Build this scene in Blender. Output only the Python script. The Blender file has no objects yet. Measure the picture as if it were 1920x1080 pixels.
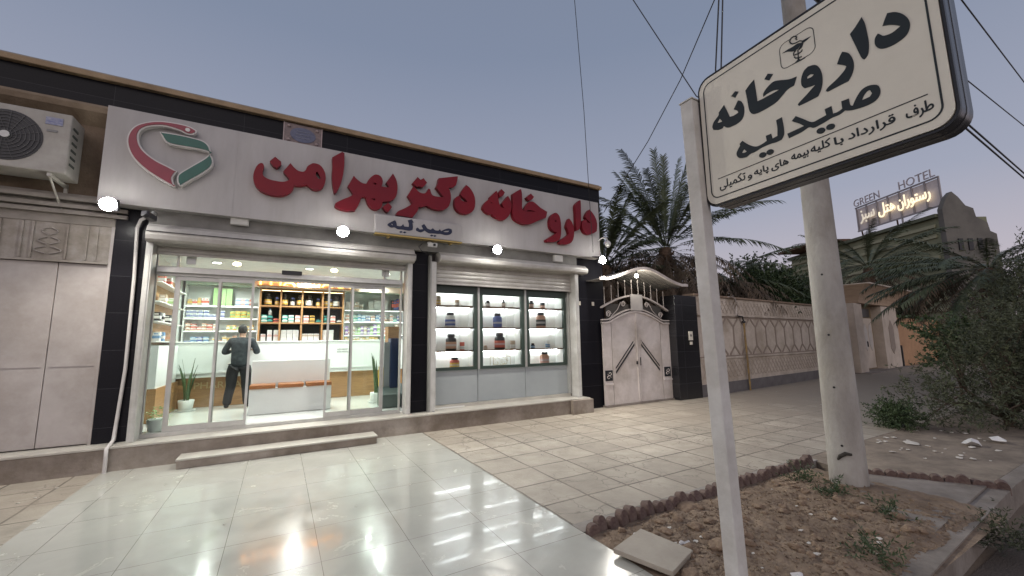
import bpy, bmesh, math, random
from mathutils import Vector, Matrix
random.seed(7)
S = bpy.context.scene
COL = S.collection
R_ = math.radians
# ---------------- camera ----------------
cd = bpy.data.cameras.new('camera'); cam = bpy.data.objects.new('camera', cd); COL.objects.link(cam); S.camera = cam
yaw, pit, rol = R_(29.5616), R_(7.4649), R_(-0.85716)
fw = Vector((math.sin(yaw)*math.cos(pit), math.cos(yaw)*math.cos(pit), math.sin(pit)))
rt = Vector((math.cos(yaw), -math.sin(yaw), 0)); up = rt.cross(fw)
r2 = rt*math.cos(rol)+up*math.sin(rol); u2 = -rt*math.sin(rol)+up*math.cos(rol)
M = Matrix((r2, u2, -fw)).transposed().to_4x4(); M.translation = Vector((0, 0, 1.6)); cam.matrix_world = M
cd.sensor_width = 36; cd.lens = 764.138/1920*36; cd.clip_start = .05; cd.clip_end = 800
S.view_settings.view_transform = 'Standard'; S.view_settings.look = 'None'; S.view_settings.exposure = .54; S.view_settings.gamma = 1
S.render.resolution_x, S.render.resolution_y = 1024, 576
try:
    S.cycles.use_denoising = True; S.cycles.max_bounces = 7; S.cycles.glossy_bounces = 3; S.cycles.transparent_max_bounces = 24
    S.cycles.sample_clamp_indirect = 4.0; S.cycles.caustics_reflective = False; S.cycles.caustics_refractive = False
except Exception: pass
# ---------------- world: dusk sky ----------------
W = bpy.data.worlds.new('World'); S.world = W; W.use_nodes = True
nt = W.node_tree; nt.nodes.clear()
def nd(nt, t, **k):
    n = nt.nodes.new(t)
    for a, b in k.items(): setattr(n, a, b)
    return n
def ramp(nt, stops, fac=None):
    r = nd(nt, 'ShaderNodeValToRGB'); e = r.color_ramp.elements
    while len(e) < len(stops): e.new(.5)
    for i, (p, c) in enumerate(stops):
        e[i].position = p; e[i].color = (*c, 1) if len(c) == 3 else c
    if fac: nt.links.new(fac, r.inputs[0])
    return r
tc = nd(nt, 'ShaderNodeTexCoord'); sx = nd(nt, 'ShaderNodeSeparateXYZ'); nt.links.new(tc.outputs['Generated'], sx.inputs[0])
sky = ramp(nt, [(0, (.05,.045,.045)), (.0101, (.41,.345,.35)), (.10, (.37,.335,.37)), (.28, (.245,.262,.33)), (.6, (.15,.180,.25)), (1, (.12,.142,.20))], sx.outputs['Z'])
# brighter eastwards glow of the set sun, low on the right, and a stronger one behind the camera in the west
gl = nd(nt, 'ShaderNodeVectorMath', operation='DOT_PRODUCT'); nt.links.new(tc.outputs['Generated'], gl.inputs[0]); gl.inputs[1].default_value = Vector((-.5, -.84, .12)).normalized()
gr = ramp(nt, [(0, (0,0,0)), (.35, (.05,.045,.045)), (1, (.26,.21,.19))], gl.outputs['Value'])
ad = nd(nt, 'ShaderNodeMixRGB', blend_type='ADD'); ad.inputs[0].default_value = 1
nt.links.new(sky.outputs[0], ad.inputs[1]); nt.links.new(gr.outputs[0], ad.inputs[2])
bg = nd(nt, 'ShaderNodeBackground'); bg.inputs[1].default_value = 1.0; nt.links.new(ad.outputs[0], bg.inputs[0])
wo = nd(nt, 'ShaderNodeOutputWorld'); nt.links.new(bg.outputs[0], wo.inputs[0])
# faint last light of the sun that has just set behind the camera
sd = bpy.data.lights.new('sun', 'SUN'); sd.energy = .42; sd.angle = R_(60); sd.color = (1, .88, .80)
so = bpy.data.objects.new('sun', sd); COL.objects.link(so); so.rotation_euler = Vector((.5, .84, -.32)).to_track_quat('-Z', 'Y').to_euler()
def lamp(name, kind, loc, energy, color, size=.1, direction=(0, 0, -1), sy=None, spot=None):
    l = bpy.data.lights.new(name, kind); l.energy = energy; l.color = color
    if kind == 'AREA':
        l.size = size
        if sy: l.shape = 'RECTANGLE'; l.size_y = sy
        else: l.shape = 'DISK'
    else: l.shadow_soft_size = size
    if kind == 'SPOT': l.spot_size = R_(spot); l.spot_blend = .6
    o = bpy.data.objects.new(name, l); COL.objects.link(o); o.location = loc
    o.rotation_euler = Vector(direction).to_track_quat('-Z', 'Y').to_euler(); return o
LAMPS = [(-2.06, 7.16, 3.46), (.82, 7.16, 3.44), (3.71, 7.16, 3.42), (6.48, 7.16, 3.45)]
for i, p in enumerate(LAMPS): lamp('flood_lamp', 'SPOT', (p[0], p[1]-.06, p[2]-.03), (215, 215, 265, 390)[i], (1, .95, .85), .07, ((0.05, .05, .2, .7)[i], -.55, -.8), spot=168)
lamp('gate_lamp', 'POINT', (7.85, 7.3, 3.12), 9, (1, .93, .8), .05)
DOWN = [(x, y) for y in (8.8, 10.1, 11.35) for x in (-1.2, .5, 2.2)]
for x, y in DOWN: lamp('ceiling_lamp', 'SPOT', (x, y, 3.26), 95, (.94, 1, .96), .05, spot=160)
# ---------------- materials ----------------
MATS = {}
def mat(name, c, rough=.6, metal=0, c2=None, ns=4, nf=None, bump=0, bs=40, emit=None, es=0, spec=.5, stretch=None, grime=0, alpha=None, coat=0):
    if name in MATS: return MATS[name]
    m = bpy.data.materials.new(name); MATS[name] = m; m.use_nodes = True; t = m.node_tree; b = t.nodes['Principled BSDF']
    b.inputs['Base Color'].default_value = (*c, 1); b.inputs['Roughness'].default_value = rough; b.inputs['Metallic'].default_value = metal
    b.inputs['Specular IOR Level'].default_value = spec; b.inputs['Coat Weight'].default_value = coat
    if emit: b.inputs['Emission Color'].default_value = (*emit, 1); b.inputs['Emission Strength'].default_value = es
    co = nd(t, 'ShaderNodeTexCoord'); mp = nd(t, 'ShaderNodeMapping'); t.links.new(co.outputs['Object'], mp.inputs[0])
    if stretch: mp.inputs['Scale'].default_value = stretch
    last = None
    if c2 is None and not grime: c2 = tuple(x*.86 for x in c)
    if c2 is not None:
        n = nd(t, 'ShaderNodeTexNoise'); n.inputs['Scale'].default_value = ns; n.inputs['Detail'].default_value = 6; n.inputs['Roughness'].default_value = .62
        t.links.new(mp.outputs[0], n.inputs[0])
        r = ramp(t, nf and [(nf[0], c), (nf[1], c2)] or [(.35, c), (.68, c2)], n.outputs[0]); last = r.outputs[0]
    if grime:
        n = nd(t, 'ShaderNodeTexNoise'); n.inputs['Scale'].default_value = 1.3; n.inputs['Detail'].default_value = 9; n.inputs['Roughness'].default_value = .7
        t.links.new(mp.outputs[0], n.inputs[0]); g = ramp(t, [(.42, (1,1,1)), (.62, (1-grime, 1-grime*1.1, 1-grime*1.25))], n.outputs[0])
        mx = nd(t, 'ShaderNodeMixRGB', blend_type='MULTIPLY'); mx.inputs[0].default_value = 1
        if last: t.links.new(last, mx.inputs[1])
        else: mx.inputs[1].default_value = (*c, 1)
        t.links.new(g.outputs[0], mx.inputs[2]); last = mx.outputs[0]
    if last: t.links.new(last, b.inputs['Base Color'])
    if bump:
        n = nd(t, 'ShaderNodeTexNoise'); n.inputs['Scale'].default_value = bs; n.inputs['Detail'].default_value = 5; t.links.new(mp.outputs[0], n.inputs[0])
        bp = nd(t, 'ShaderNodeBump'); bp.inputs['Strength'].default_value = bump; bp.inputs['Distance'].default_value = .02
        t.links.new(n.outputs[0], bp.inputs['Height']); t.links.new(bp.outputs[0], b.inputs['Normal'])
    return m
def emat(name, c, s):
    if name in MATS: return MATS[name]
    m = bpy.data.materials.new(name); MATS[name] = m; m.use_nodes = True; b = m.node_tree.nodes['Principled BSDF']
    b.inputs['Base Color'].default_value = (.8, .8, .8, 1); b.inputs['Emission Color'].default_value = (*c, 1); b.inputs['Emission Strength'].default_value = s
    return m
def glassmat(name, tint, f0=.06):
    m = bpy.data.materials.new(name); MATS[name] = m; m.use_nodes = True; t = m.node_tree; t.nodes.clear()
    tr = nd(t, 'ShaderNodeBsdfTransparent'); tr.inputs[0].default_value = (*tint, 1); gs = nd(t, 'ShaderNodeBsdfGlossy'); gs.inputs['Roughness'].default_value = .02
    fr = nd(t, 'ShaderNodeFresnel'); fr.inputs[0].default_value = 1.28; mx = nd(t, 'ShaderNodeMixShader'); o = nd(t, 'ShaderNodeOutputMaterial')
    t.links.new(fr.outputs[0], mx.inputs[0]); t.links.new(tr.outputs[0], mx.inputs[1]); t.links.new(gs.outputs[0], mx.inputs[2]); t.links.new(mx.outputs[0], o.inputs[0]); return m
def gridmat(name, c, c2, grout, bw, bh, mortar, off=(0, 0), plane='xy', rough=.5, offset=0, cracks=0, dirt=0, bump=.3, spec=.5, ns=3, dirtc=(.28,.24,.195), speck=0, coat=0):
    """slabs / tiles with joints, laid in object space"""
    m = bpy.data.materials.new(name); MATS[name] = m; m.use_nodes = True; t = m.node_tree; L = t.links; b = t.nodes['Principled BSDF']
    co = nd(t, 'ShaderNodeTexCoord'); vec = co.outputs['Object']
    if plane != 'xy':
        s = nd(t, 'ShaderNodeSeparateXYZ'); L.new(vec, s.inputs[0]); k = nd(t, 'ShaderNodeCombineXYZ')
        L.new(s.outputs['X' if plane == 'xz' else 'Y'], k.inputs[0]); L.new(s.outputs['Z'], k.inputs[1]); vec = k.outputs[0]
    mp = nd(t, 'ShaderNodeMapping'); mp.inputs['Location'].default_value = (off[0], off[1], 0); L.new(vec, mp.inputs[0])
    br = nd(t, 'ShaderNodeTexBrick'); br.offset = offset; br.squash = 1
    if cracks:   # old slabs: joints wander a little
        wn = nd(t, 'ShaderNodeTexNoise'); wn.inputs['Scale'].default_value = 2.2; wn.inputs['Detail'].default_value = 5; L.new(mp.outputs[0], wn.inputs[0]); wa = nd(t, 'ShaderNodeVectorMath', operation='MULTIPLY_ADD')
        L.new(wn.outputs['Color'], wa.inputs[0]); wa.inputs[1].default_value = (.045, .045, 0); L.new(mp.outputs[0], wa.inputs[2]); L.new(wa.outputs[0], br.inputs['Vector'])
    else: L.new(mp.outputs[0], br.inputs['Vector'])
    for n_, v in (('Scale', 1), ('Brick Width', bw), ('Row Height', bh), ('Mortar Size', mortar), ('Mortar Smooth', .2), ('Bias', 0)): br.inputs[n_].default_value = v
    br.inputs['Color1'].default_value = (*c, 1); br.inputs['Color2'].default_value = (*c2, 1); br.inputs['Mortar'].default_value = (*grout, 1)
    n = nd(t, 'ShaderNodeTexNoise'); n.inputs['Scale'].default_value = ns; n.inputs['Detail'].default_value = 8; n.inputs['Roughness'].default_value = .65; L.new(mp.outputs[0], n.inputs[0])
    g = ramp(t, [(.3, (.70,.69,.68)), (.7, (1.1,1.1,1.1))], n.outputs[0]); mx = nd(t, 'ShaderNodeMixRGB', blend_type='MULTIPLY'); mx.inputs[0].default_value = 1 if not coat else .4
    L.new(br.outputs[0], mx.inputs[1]); L.new(g.outputs[0], mx.inputs[2]); last = mx.outputs[0]
    hgt = br.outputs['Fac']
    if cracks:
        v = nd(t, 'ShaderNodeTexVoronoi', feature='DISTANCE_TO_EDGE'); v.inputs['Scale'].default_value = 3.1
        w = nd(t, 'ShaderNodeTexNoise'); w.inputs['Scale'].default_value = 5; w.inputs['Detail'].default_value = 4; L.new(mp.outputs[0], w.inputs[0])
        a = nd(t, 'ShaderNodeVectorMath', operation='MULTIPLY_ADD'); L.new(w.outputs['Color'], a.inputs[0]); a.inputs[1].default_value = (.3,.3,.3); L.new(mp.outputs[0], a.inputs[2]); L.new(a.outputs[0], v.inputs['Vector'])
        cr = ramp(t, [(0, (1,1,1)), (.03, (0,0,0))], v.outputs['Distance'])
        n2 = nd(t, 'ShaderNodeTexNoise'); n2.inputs['Scale'].default_value = .55; L.new(mp.outputs[0], n2.inputs[0]); ms = ramp(t, [(.44, (0,0,0)), (.54, (1,1,1))], n2.outputs[0])
        mu = nd(t, 'ShaderNodeMath', operation='MULTIPLY'); L.new(cr.outputs[0], mu.inputs[0]); L.new(ms.outputs[0], mu.inputs[1]); m2 = nd(t, 'ShaderNodeMath', operation='MULTIPLY'); L.new(mu.outputs[0], m2.inputs[0]); m2.inputs[1].default_value = cracks
        k = nd(t, 'ShaderNodeMixRGB'); L.new(m2.outputs[0], k.inputs[0]); L.new(last, k.inputs[1]); k.inputs[2].default_value = (*grout, 1); last = k.outputs[0]
    if dirt:
        n3 = nd(t, 'ShaderNodeTexNoise'); n3.inputs['Scale'].default_value = .62; n3.inputs['Detail'].default_value = 10; n3.inputs['Roughness'].default_value = .72; L.new(mp.outputs[0], n3.inputs[0])
        d = ramp(t, [(.43, (0,0,0)), (.64, (dirt,)*3)], n3.outputs[0])
        # far from the shop the slabs are buried under blown earth
        s = nd(t, 'ShaderNodeSeparateXYZ'); L.new(mp.outputs[0], s.inputs[0]); mr = nd(t, 'ShaderNodeMapRange'); L.new(s.outputs['X'], mr.inputs[0]); mr.inputs[1].default_value = 6.5+off[0]; mr.inputs[2].default_value = 13+off[0]
        mr.inputs[3].default_value = 0; mr.inputs[4].default_value = .8
        ad = nd(t, 'ShaderNodeMath', operation='ADD', use_clamp=True); L.new(d.outputs[0], ad.inputs[0]); L.new(mr.outputs[0], ad.inputs[1])
        k = nd(t, 'ShaderNodeMixRGB'); L.new(ad.outputs[0], k.inputs[0]); L.new(last, k.inputs[1]); k.inputs[2].default_value = (*dirtc, 1); last = k.outputs[0]
    if coat:   # scuffs, dried water and dust on the polished tiles
        rn = nd(t, 'ShaderNodeTexNoise'); rn.inputs['Scale'].default_value = 2.3; rn.inputs['Detail'].default_value = 9; rn.inputs['Roughness'].default_value = .75; rn.inputs['Distortion'].default_value = .6; L.new(mp.outputs[0], rn.inputs[0])
        rr = nd(t, 'ShaderNodeMapRange'); L.new(rn.outputs[0], rr.inputs[0]); rr.inputs[1].default_value = .35; rr.inputs[2].default_value = .72; rr.inputs[3].default_value = .08; rr.inputs[4].default_value = .34; L.new(rr.outputs[0], b.inputs['Roughness'])
        cw_ = nd(t, 'ShaderNodeMapRange'); L.new(rn.outputs[0], cw_.inputs[0]); cw_.inputs[1].default_value = .45; cw_.inputs[2].default_value = .7; cw_.inputs[3].default_value = coat; cw_.inputs[4].default_value = .04; L.new(cw_.outputs[0], b.inputs['Coat Weight'])
        du = ramp(t, [(.5, (1,1,1)), (.8, (.88,.86,.82))], rn.outputs[0]); dm = nd(t, 'ShaderNodeMixRGB', blend_type='MULTIPLY'); dm.inputs[0].default_value = 1; L.new(last, dm.inputs[1]); L.new(du.outputs[0], dm.inputs[2]); last = dm.outputs[0]
    L.new(last, b.inputs['Base Color'])
    b.inputs['Roughness'].default_value = rough; b.inputs['Specular IOR Level'].default_value = spec; b.inputs['Coat Roughness'].default_value = .04
    bp = nd(t, 'ShaderNodeBump'); bp.inputs['Strength'].default_value = bump; bp.inputs['Distance'].default_value = .01; bp.invert = True
    if coat:
        L.new(hgt, bp.inputs['Height'])
    else:
        n4 = nd(t, 'ShaderNodeTexNoise'); n4.inputs['Scale'].default_value = 35; n4.inputs['Detail'].default_value = 6; L.new(mp.outputs[0], n4.inputs[0])
        aa = nd(t, 'ShaderNodeMath', operation='ADD'); L.new(hgt, aa.inputs[0]); L.new(n4.outputs[0], aa.inputs[1]); L.new(aa.outputs[0], bp.inputs['Height'])
    L.new(bp.outputs[0], b.inputs['Normal'])
    return m
GLASS = glassmat('clear_glass', (.955, .98, .96))
GRANITE = gridmat('black_granite', (.008,.008,.011), (.012,.012,.016), (.035,.035,.04), 1.6, .52, .004, plane='xz', rough=.3, bump=.1, ns=60, spec=.12)
TILE = gridmat('white_floor_tile', (.46,.46,.415), (.435,.435,.395), (.13,.12,.105), .65, .65, .0022, off=(-.35+6.5, -.29+6.5), rough=.17, bump=.15, ns=1.2, coat=.28)
PAVE = gridmat('beige_paving', (.44,.395,.33), (.33,.295,.245), (.10,.082,.064), .56, .56, .013, off=(-.1+11.2, -.2+11.2), rough=.62, cracks=.8, dirt=.75, bump=.5)
STONE = mat('platform_stone', (.33,.29,.25), .6, c2=(.22,.185,.155), ns=2.2, bump=.3, bs=30, grime=.35)
STEPTOP = mat('pale_stone', (.47,.45,.40), .35, c2=(.38,.36,.32), ns=3, bump=.1)
CONC = mat('concrete', (.27,.24,.215), .85, c2=(.18,.155,.135), ns=3, bump=.4, bs=25, grime=.25)
POLE = mat('pole_concrete', (.40,.385,.355), .78, c2=(.27,.255,.24), ns=2.2, bump=.35, bs=30, grime=.3, stretch=(1, 1, .5))
DIRT = mat('dirt', (.15,.105,.072), .95, c2=(.27,.20,.14), ns=4, bump=1, bs=22)
ROADM = mat('asphalt', (.085,.07,.06), .9, c2=(.13,.105,.085), ns=1.4, bump=.5, bs=60)
BRICK = mat('edging_brick', (.085,.05,.045), .85, c2=(.19,.14,.115), ns=9, bump=.5, bs=40)
SIGNW = mat('sign_white', (.44,.425,.42), .5, c2=(.385,.37,.365), grime=.10, stretch=(1.6, 1, .35), ns=1.5, spec=.4)
RED = mat('red_acrylic', (.19,.006,.014), .38, c2=(.145,.006,.016), ns=1.5, spec=.25)
RED2 = mat('maroon_acrylic', (.24,.022,.045), .35)
GREEN = mat('green_acrylic', (.01,.10,.075), .35)
ALU = mat('aluminium', (.50,.50,.48), .38, .55, c2=(.42,.42,.40), ns=6)
SILVER = mat('painted_steel', (.56,.56,.54), .45, .1, c2=(.47,.47,.45), ns=5, grime=.15)
SHUT = mat('shutter_steel', (.50,.485,.46), .48, .15, c2=(.42,.405,.38), ns=5, grime=.2)
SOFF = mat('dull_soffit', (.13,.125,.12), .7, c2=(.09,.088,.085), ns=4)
WHITE = mat('white_laminate', (.76,.78,.76), .3, c2=(.72,.74,.72), ns=2)
WOOD = mat('oak_veneer', (.36,.20,.085), .45, c2=(.26,.135,.055), ns=3, stretch=(1.2, 1, 9))
WOODD = mat('brown_shelf', (.17,.085,.05), .45, c2=(.12,.06,.035), ns=4, stretch=(1, 3, 8))
WOODO = mat('orange_wood', (.33,.13,.04), .35, c2=(.24,.085,.025), ns=4, stretch=(1, 6, 6))
GREENF = mat('green_frame', (.035,.055,.045), .35)
PGRAY = mat('grey_panel', (.33,.36,.37), .4, c2=(.29,.32,.33), ns=1.5)
BLACK = mat('black_plastic', (.012,.012,.014), .4)
DARK = mat('dark_metal', (.03,.03,.032), .35, .4)
INKB = mat('sign_ink', (.008,.012,.012), .4)
NAVY = mat('navy_ink', (.008,.014,.045), .4)
CREAM = mat('sign_cream', (.68,.64,.55), .42, c2=(.61,.575,.49), ns=2.5, spec=.4)
POSTW = mat('post_paint', (.60,.585,.56), .5, c2=(.50,.485,.46), ns=6, grime=.2, bump=.1)
# ---------------- mesh helpers ----------------
class MB:
    def __init__(s): s.v = []; s.f = []; s.mi = []; s.m = 0; s.sm = []
    def add(s, vs, fs, smooth=False):
        b = len(s.v); s.v += [tuple(v) for v in vs]
        for f in fs: s.f.append([b+i for i in f]); s.mi.append(s.m); s.sm.append(smooth)
        return s
    def box(s, x0, x1, y0, y1, z0, z1, rot=None, piv=None):
        vs = [Vector((x, y, z)) for x in (x0, x1) for y in (y0, y1) for z in (z0, z1)]
        if rot is not None:
            c = Vector(piv) if piv else Vector(((x0+x1)/2, (y0+y1)/2, (z0+z1)/2)); vs = [c+rot@(v-c) for v in vs]
        return s.add(vs, [(0,1,3,2), (4,6,7,5), (0,4,5,1), (2,3,7,6), (0,2,6,4), (1,5,7,3)])
    def tube(s, pts, r, n=8, caps=True):
        pts = [Vector(p) for p in pts]; rs = r if isinstance(r, (list, tuple)) else [r]*len(pts); vs = []; fs = []
        prev = None
        for i, p in enumerate(pts):
            d = (pts[min(i+1, len(pts)-1)]-pts[max(i-1, 0)]).normalized()
            a = prev - d*prev.dot(d) if prev is not None and (prev-d*prev.dot(d)).length > 1e-4 else d.orthogonal()
            a.normalize(); prev = a; b = d.cross(a)
            vs += [p+(a*math.cos(2*math.pi*k/n)+b*math.sin(2*math.pi*k/n))*rs[i] for k in range(n)]
        for i in range(len(pts)-1):
            for k in range(n): fs.append((i*n+k, i*n+(k+1)%n, (i+1)*n+(k+1)%n, (i+1)*n+k))
        s.add(vs, fs, True)
        if caps: s.add([vs[k] for k in range(n)], [tuple(range(n))[::-1]]); s.add([vs[-n+k] for k in range(n)], [tuple(range(n))])
        return s
    def lathe(s, c, prof, n=16, smooth=True):
        c = Vector(c); vs = [c+Vector((r*math.cos(2*math.pi*k/n), r*math.sin(2*math.pi*k/n), z)) for r, z in prof for k in range(n)]
        fs = [(i*n+k, i*n+(k+1)%n, (i+1)*n+(k+1)%n, (i+1)*n+k) for i in range(len(prof)-1) for k in range(n)]
        s.add(vs, fs, smooth); m = len(prof)-1
        s.add([vs[k] for k in range(n)], [tuple(range(n))[::-1]]); s.add([vs[m*n+k] for k in range(n)], [tuple(range(n))]); return s
    def prism(s, pts, axis, a, b):
        """extrude a 2D outline along an axis; outline is (y,z) for x, (x,z) for y, (x,y) for z"""
        mk = {'x': lambda p, t: (t, p[0], p[1]), 'y': lambda p, t: (p[0], t, p[1]), 'z': lambda p, t: (p[0], p[1], t)}[axis]; n = len(pts)
        vs = [mk(p, a) for p in pts]+[mk(p, b) for p in pts]
        return s.add(vs, [tuple(range(n)), tuple(range(2*n-1, n-1, -1))]+[(i, (i+1)%n, n+(i+1)%n, n+i) for i in range(n)])
    def build(s, name, m, parent=None, org=None, bevel=0, fix=True):
        me = bpy.data.meshes.new(name); o = bpy.data.objects.new(name, me); COL.objects.link(o)
        if parent is not None: base = ORG.get(parent.name, Vector())
        else: base = Vector(org) if org else Vector()
        me.from_pydata([Vector(v)-base for v in s.v], [], s.f)
        for x in (m if isinstance(m, (list, tuple)) else [m]): me.materials.append(x)
        for p, i, sm in zip(me.polygons, s.mi, s.sm): p.material_index = i; p.use_smooth = sm
        if fix:
            bm = bmesh.new(); bm.from_mesh(me); bmesh.ops.recalc_face_normals(bm, faces=bm.faces); bm.to_mesh(me); bm.free()
        if bevel:
            bv = o.modifiers.new('bevel', 'BEVEL'); bv.width = bevel; bv.segments = 2; bv.limit_method = 'ANGLE'
        ORG[o.name] = base
        if parent is not None: o.parent = parent
        else: o.location = base
        return o
ORG = {}
def tag(o, label=None, cat=None, group=None, kind=None):
    if label: o['label'] = label
    if cat: o['category'] = cat
    if group: o['group'] = group
    if kind: o['kind'] = kind
    return o
def thing(name, label, cat, loc, group=None):
    o = bpy.data.objects.new(name, None); COL.objects.link(o); o.location = loc; o.empty_display_size = .1; ORG[o.name] = Vector(loc)
    return tag(o, label, cat, group)
def copy_tree(o, parent=None):
    c = o.copy(); COL.objects.link(c); ORG[c.name] = ORG.get(o.name, Vector())
    if parent is not None: c.parent = parent
    for ch in list(o.children): copy_tree(ch, c)
    return c
def smooth_poly(pts, k=4):
    P = [Vector((a, b)) for a, b in pts]; n = len(P); out = []
    def corner(i):
        a = (P[i]-P[i-1]); b = (P[(i+1)%n]-P[i])
        return a.length > 0 and b.length > 0 and abs(a.angle_signed(b, 0)) > R_(47)
    C = [corner(i) for i in range(n)]
    for i in range(n):
        p1, p2 = P[i], P[(i+1)%n]
        p0 = P[i-1] if not C[i] else p1+(p1-p2)*.3; p3 = P[(i+2)%n] if not C[(i+1)%n] else p2+(p2-p1)*.3
        for j in range(k):
            t = j/k; out.append(.5*((2*p1)+(p2-p0)*t+(2*p0-5*p1+4*p2-p3)*t*t+(3*p1-p0-3*p2+p3)*t**3))
    return out
def frame(o, rgt, upv=(0, 0, 1)):
    r = Vector(rgt).normalized(); u = Vector(upv); n = r.cross(u); m = Matrix((r, u, n)).transposed().to_4x4(); m.translation = Vector(o); return m
def to_mesh(o, name, m, parent, mx):
    """evaluate a curve / text / modified object to a mesh placed by mx (world), as a part of parent"""
    bpy.context.view_layer.update(); dg = bpy.context.evaluated_depsgraph_get()
    me = bpy.data.meshes.new_from_object(o.evaluated_get(dg)); bpy.data.objects.remove(o)
    base = ORG.get(parent.name, Vector()) if parent is not None else Vector(mx.translation)
    me.transform(Matrix.Translation(-base)@mx); me.materials.clear(); me.materials.append(m); me.name = name
    q = bpy.data.objects.new(name, me); COL.objects.link(q); ORG[q.name] = base
    if parent is not None: q.parent = parent
    else: q.location = base
    return q
def shape(polys, name, m, parent, mx, depth, sc=.001, k=4):
    """closed outlines (with holes) extruded by depth towards the viewer's side of mx"""
    cu = bpy.data.curves.new(name, 'CURVE'); cu.dimensions = '2D'; cu.fill_mode = 'BOTH'; cu.extrude = depth/2
    for pl in polys:
        q = smooth_poly(pl, k) if k else [Vector(p) for p in pl]; sp = cu.splines.new('POLY'); sp.points.add(len(q)-1); sp.use_cyclic_u = True
        for a, b in zip(sp.points, q): a.co = (b.x*sc, b.y*sc, 0, 1)
    o = bpy.data.objects.new(name, cu); COL.objects.link(o)
    return to_mesh(o, name, m, parent, mx@Matrix.Translation((0, 0, depth/2)))
AR = {'ا': (0xFE8D, 0xFE8E), 'ب': (0xFE8F, 0xFE90, 0xFE91, 0xFE92), 'پ': (0xFB56, 0xFB57, 0xFB58, 0xFB59), 'ت': (0xFE95, 0xFE96, 0xFE97, 0xFE98), 'د': (0xFEA9, 0xFEAA), 'ر': (0xFEAD, 0xFEAE), 'ز': (0xFEAF, 0xFEB0),
      'س': (0xFEB1, 0xFEB2, 0xFEB3, 0xFEB4), 'ط': (0xFEC1, 0xFEC2, 0xFEC3, 0xFEC4), 'ف': (0xFED1, 0xFED2, 0xFED3, 0xFED4), 'ق': (0xFED5, 0xFED6, 0xFED7, 0xFED8), 'ک': (0xFB8E, 0xFB8F, 0xFB90, 0xFB91), 'ل': (0xFEDD, 0xFEDE, 0xFEDF, 0xFEE0),
      'م': (0xFEE1, 0xFEE2, 0xFEE3, 0xFEE4), 'ن': (0xFEE5, 0xFEE6, 0xFEE7, 0xFEE8), 'ه': (0xFEE9, 0xFEEA, 0xFEEB, 0xFEEC), 'و': (0xFEED, 0xFEEE), 'ی': (0xFBFC, 0xFBFD, 0xFBFE, 0xFBFF)}
def shape_ar(s):
    out = []
    for i, ch in enumerate(s):
        if ch not in AR: out.append(ch); continue
        pj = i > 0 and s[i-1] in AR and len(AR[s[i-1]]) == 4; nj = i < len(s)-1 and s[i+1] in AR and len(AR[ch]) == 4
        out.append(chr(AR[ch][(3 if nj else 1) if pj else (2 if nj else 0)]))
    return ''.join(out[::-1])
def text(body, name, m, parent, mx, w=None, h=None, depth=.004, bold=0, x0=0, y0=0):
    """lettering fitted into the box (x0, y0, w, h) of the plane mx"""
    cu = bpy.data.curves.new(name, 'FONT'); cu.body = body; cu.extrude = .001; cu.offset = bold
    o = bpy.data.objects.new(name, cu); COL.objects.link(o); bpy.context.view_layer.update()
    me = bpy.data.meshes.new_from_object(o.evaluated_get(bpy.context.evaluated_depsgraph_get()))
    xs = [v.co.x for v in me.vertices] or [0, 1]; ys = [v.co.y for v in me.vertices] or [0, 1]; bpy.data.meshes.remove(me)
    sx_ = w/(max(xs)-min(xs)) if w else None; sy_ = h/(max(ys)-min(ys)) if h else None
    sx_ = sx_ or sy_; sy_ = sy_ or sx_
    T = Matrix.Translation((x0, y0, depth/2))@Matrix.Diagonal((sx_, sy_, depth/.002, 1))@Matrix.Translation((-min(xs), -min(ys), 0))
    return to_mesh(o, name, m, parent, mx@T)
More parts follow.
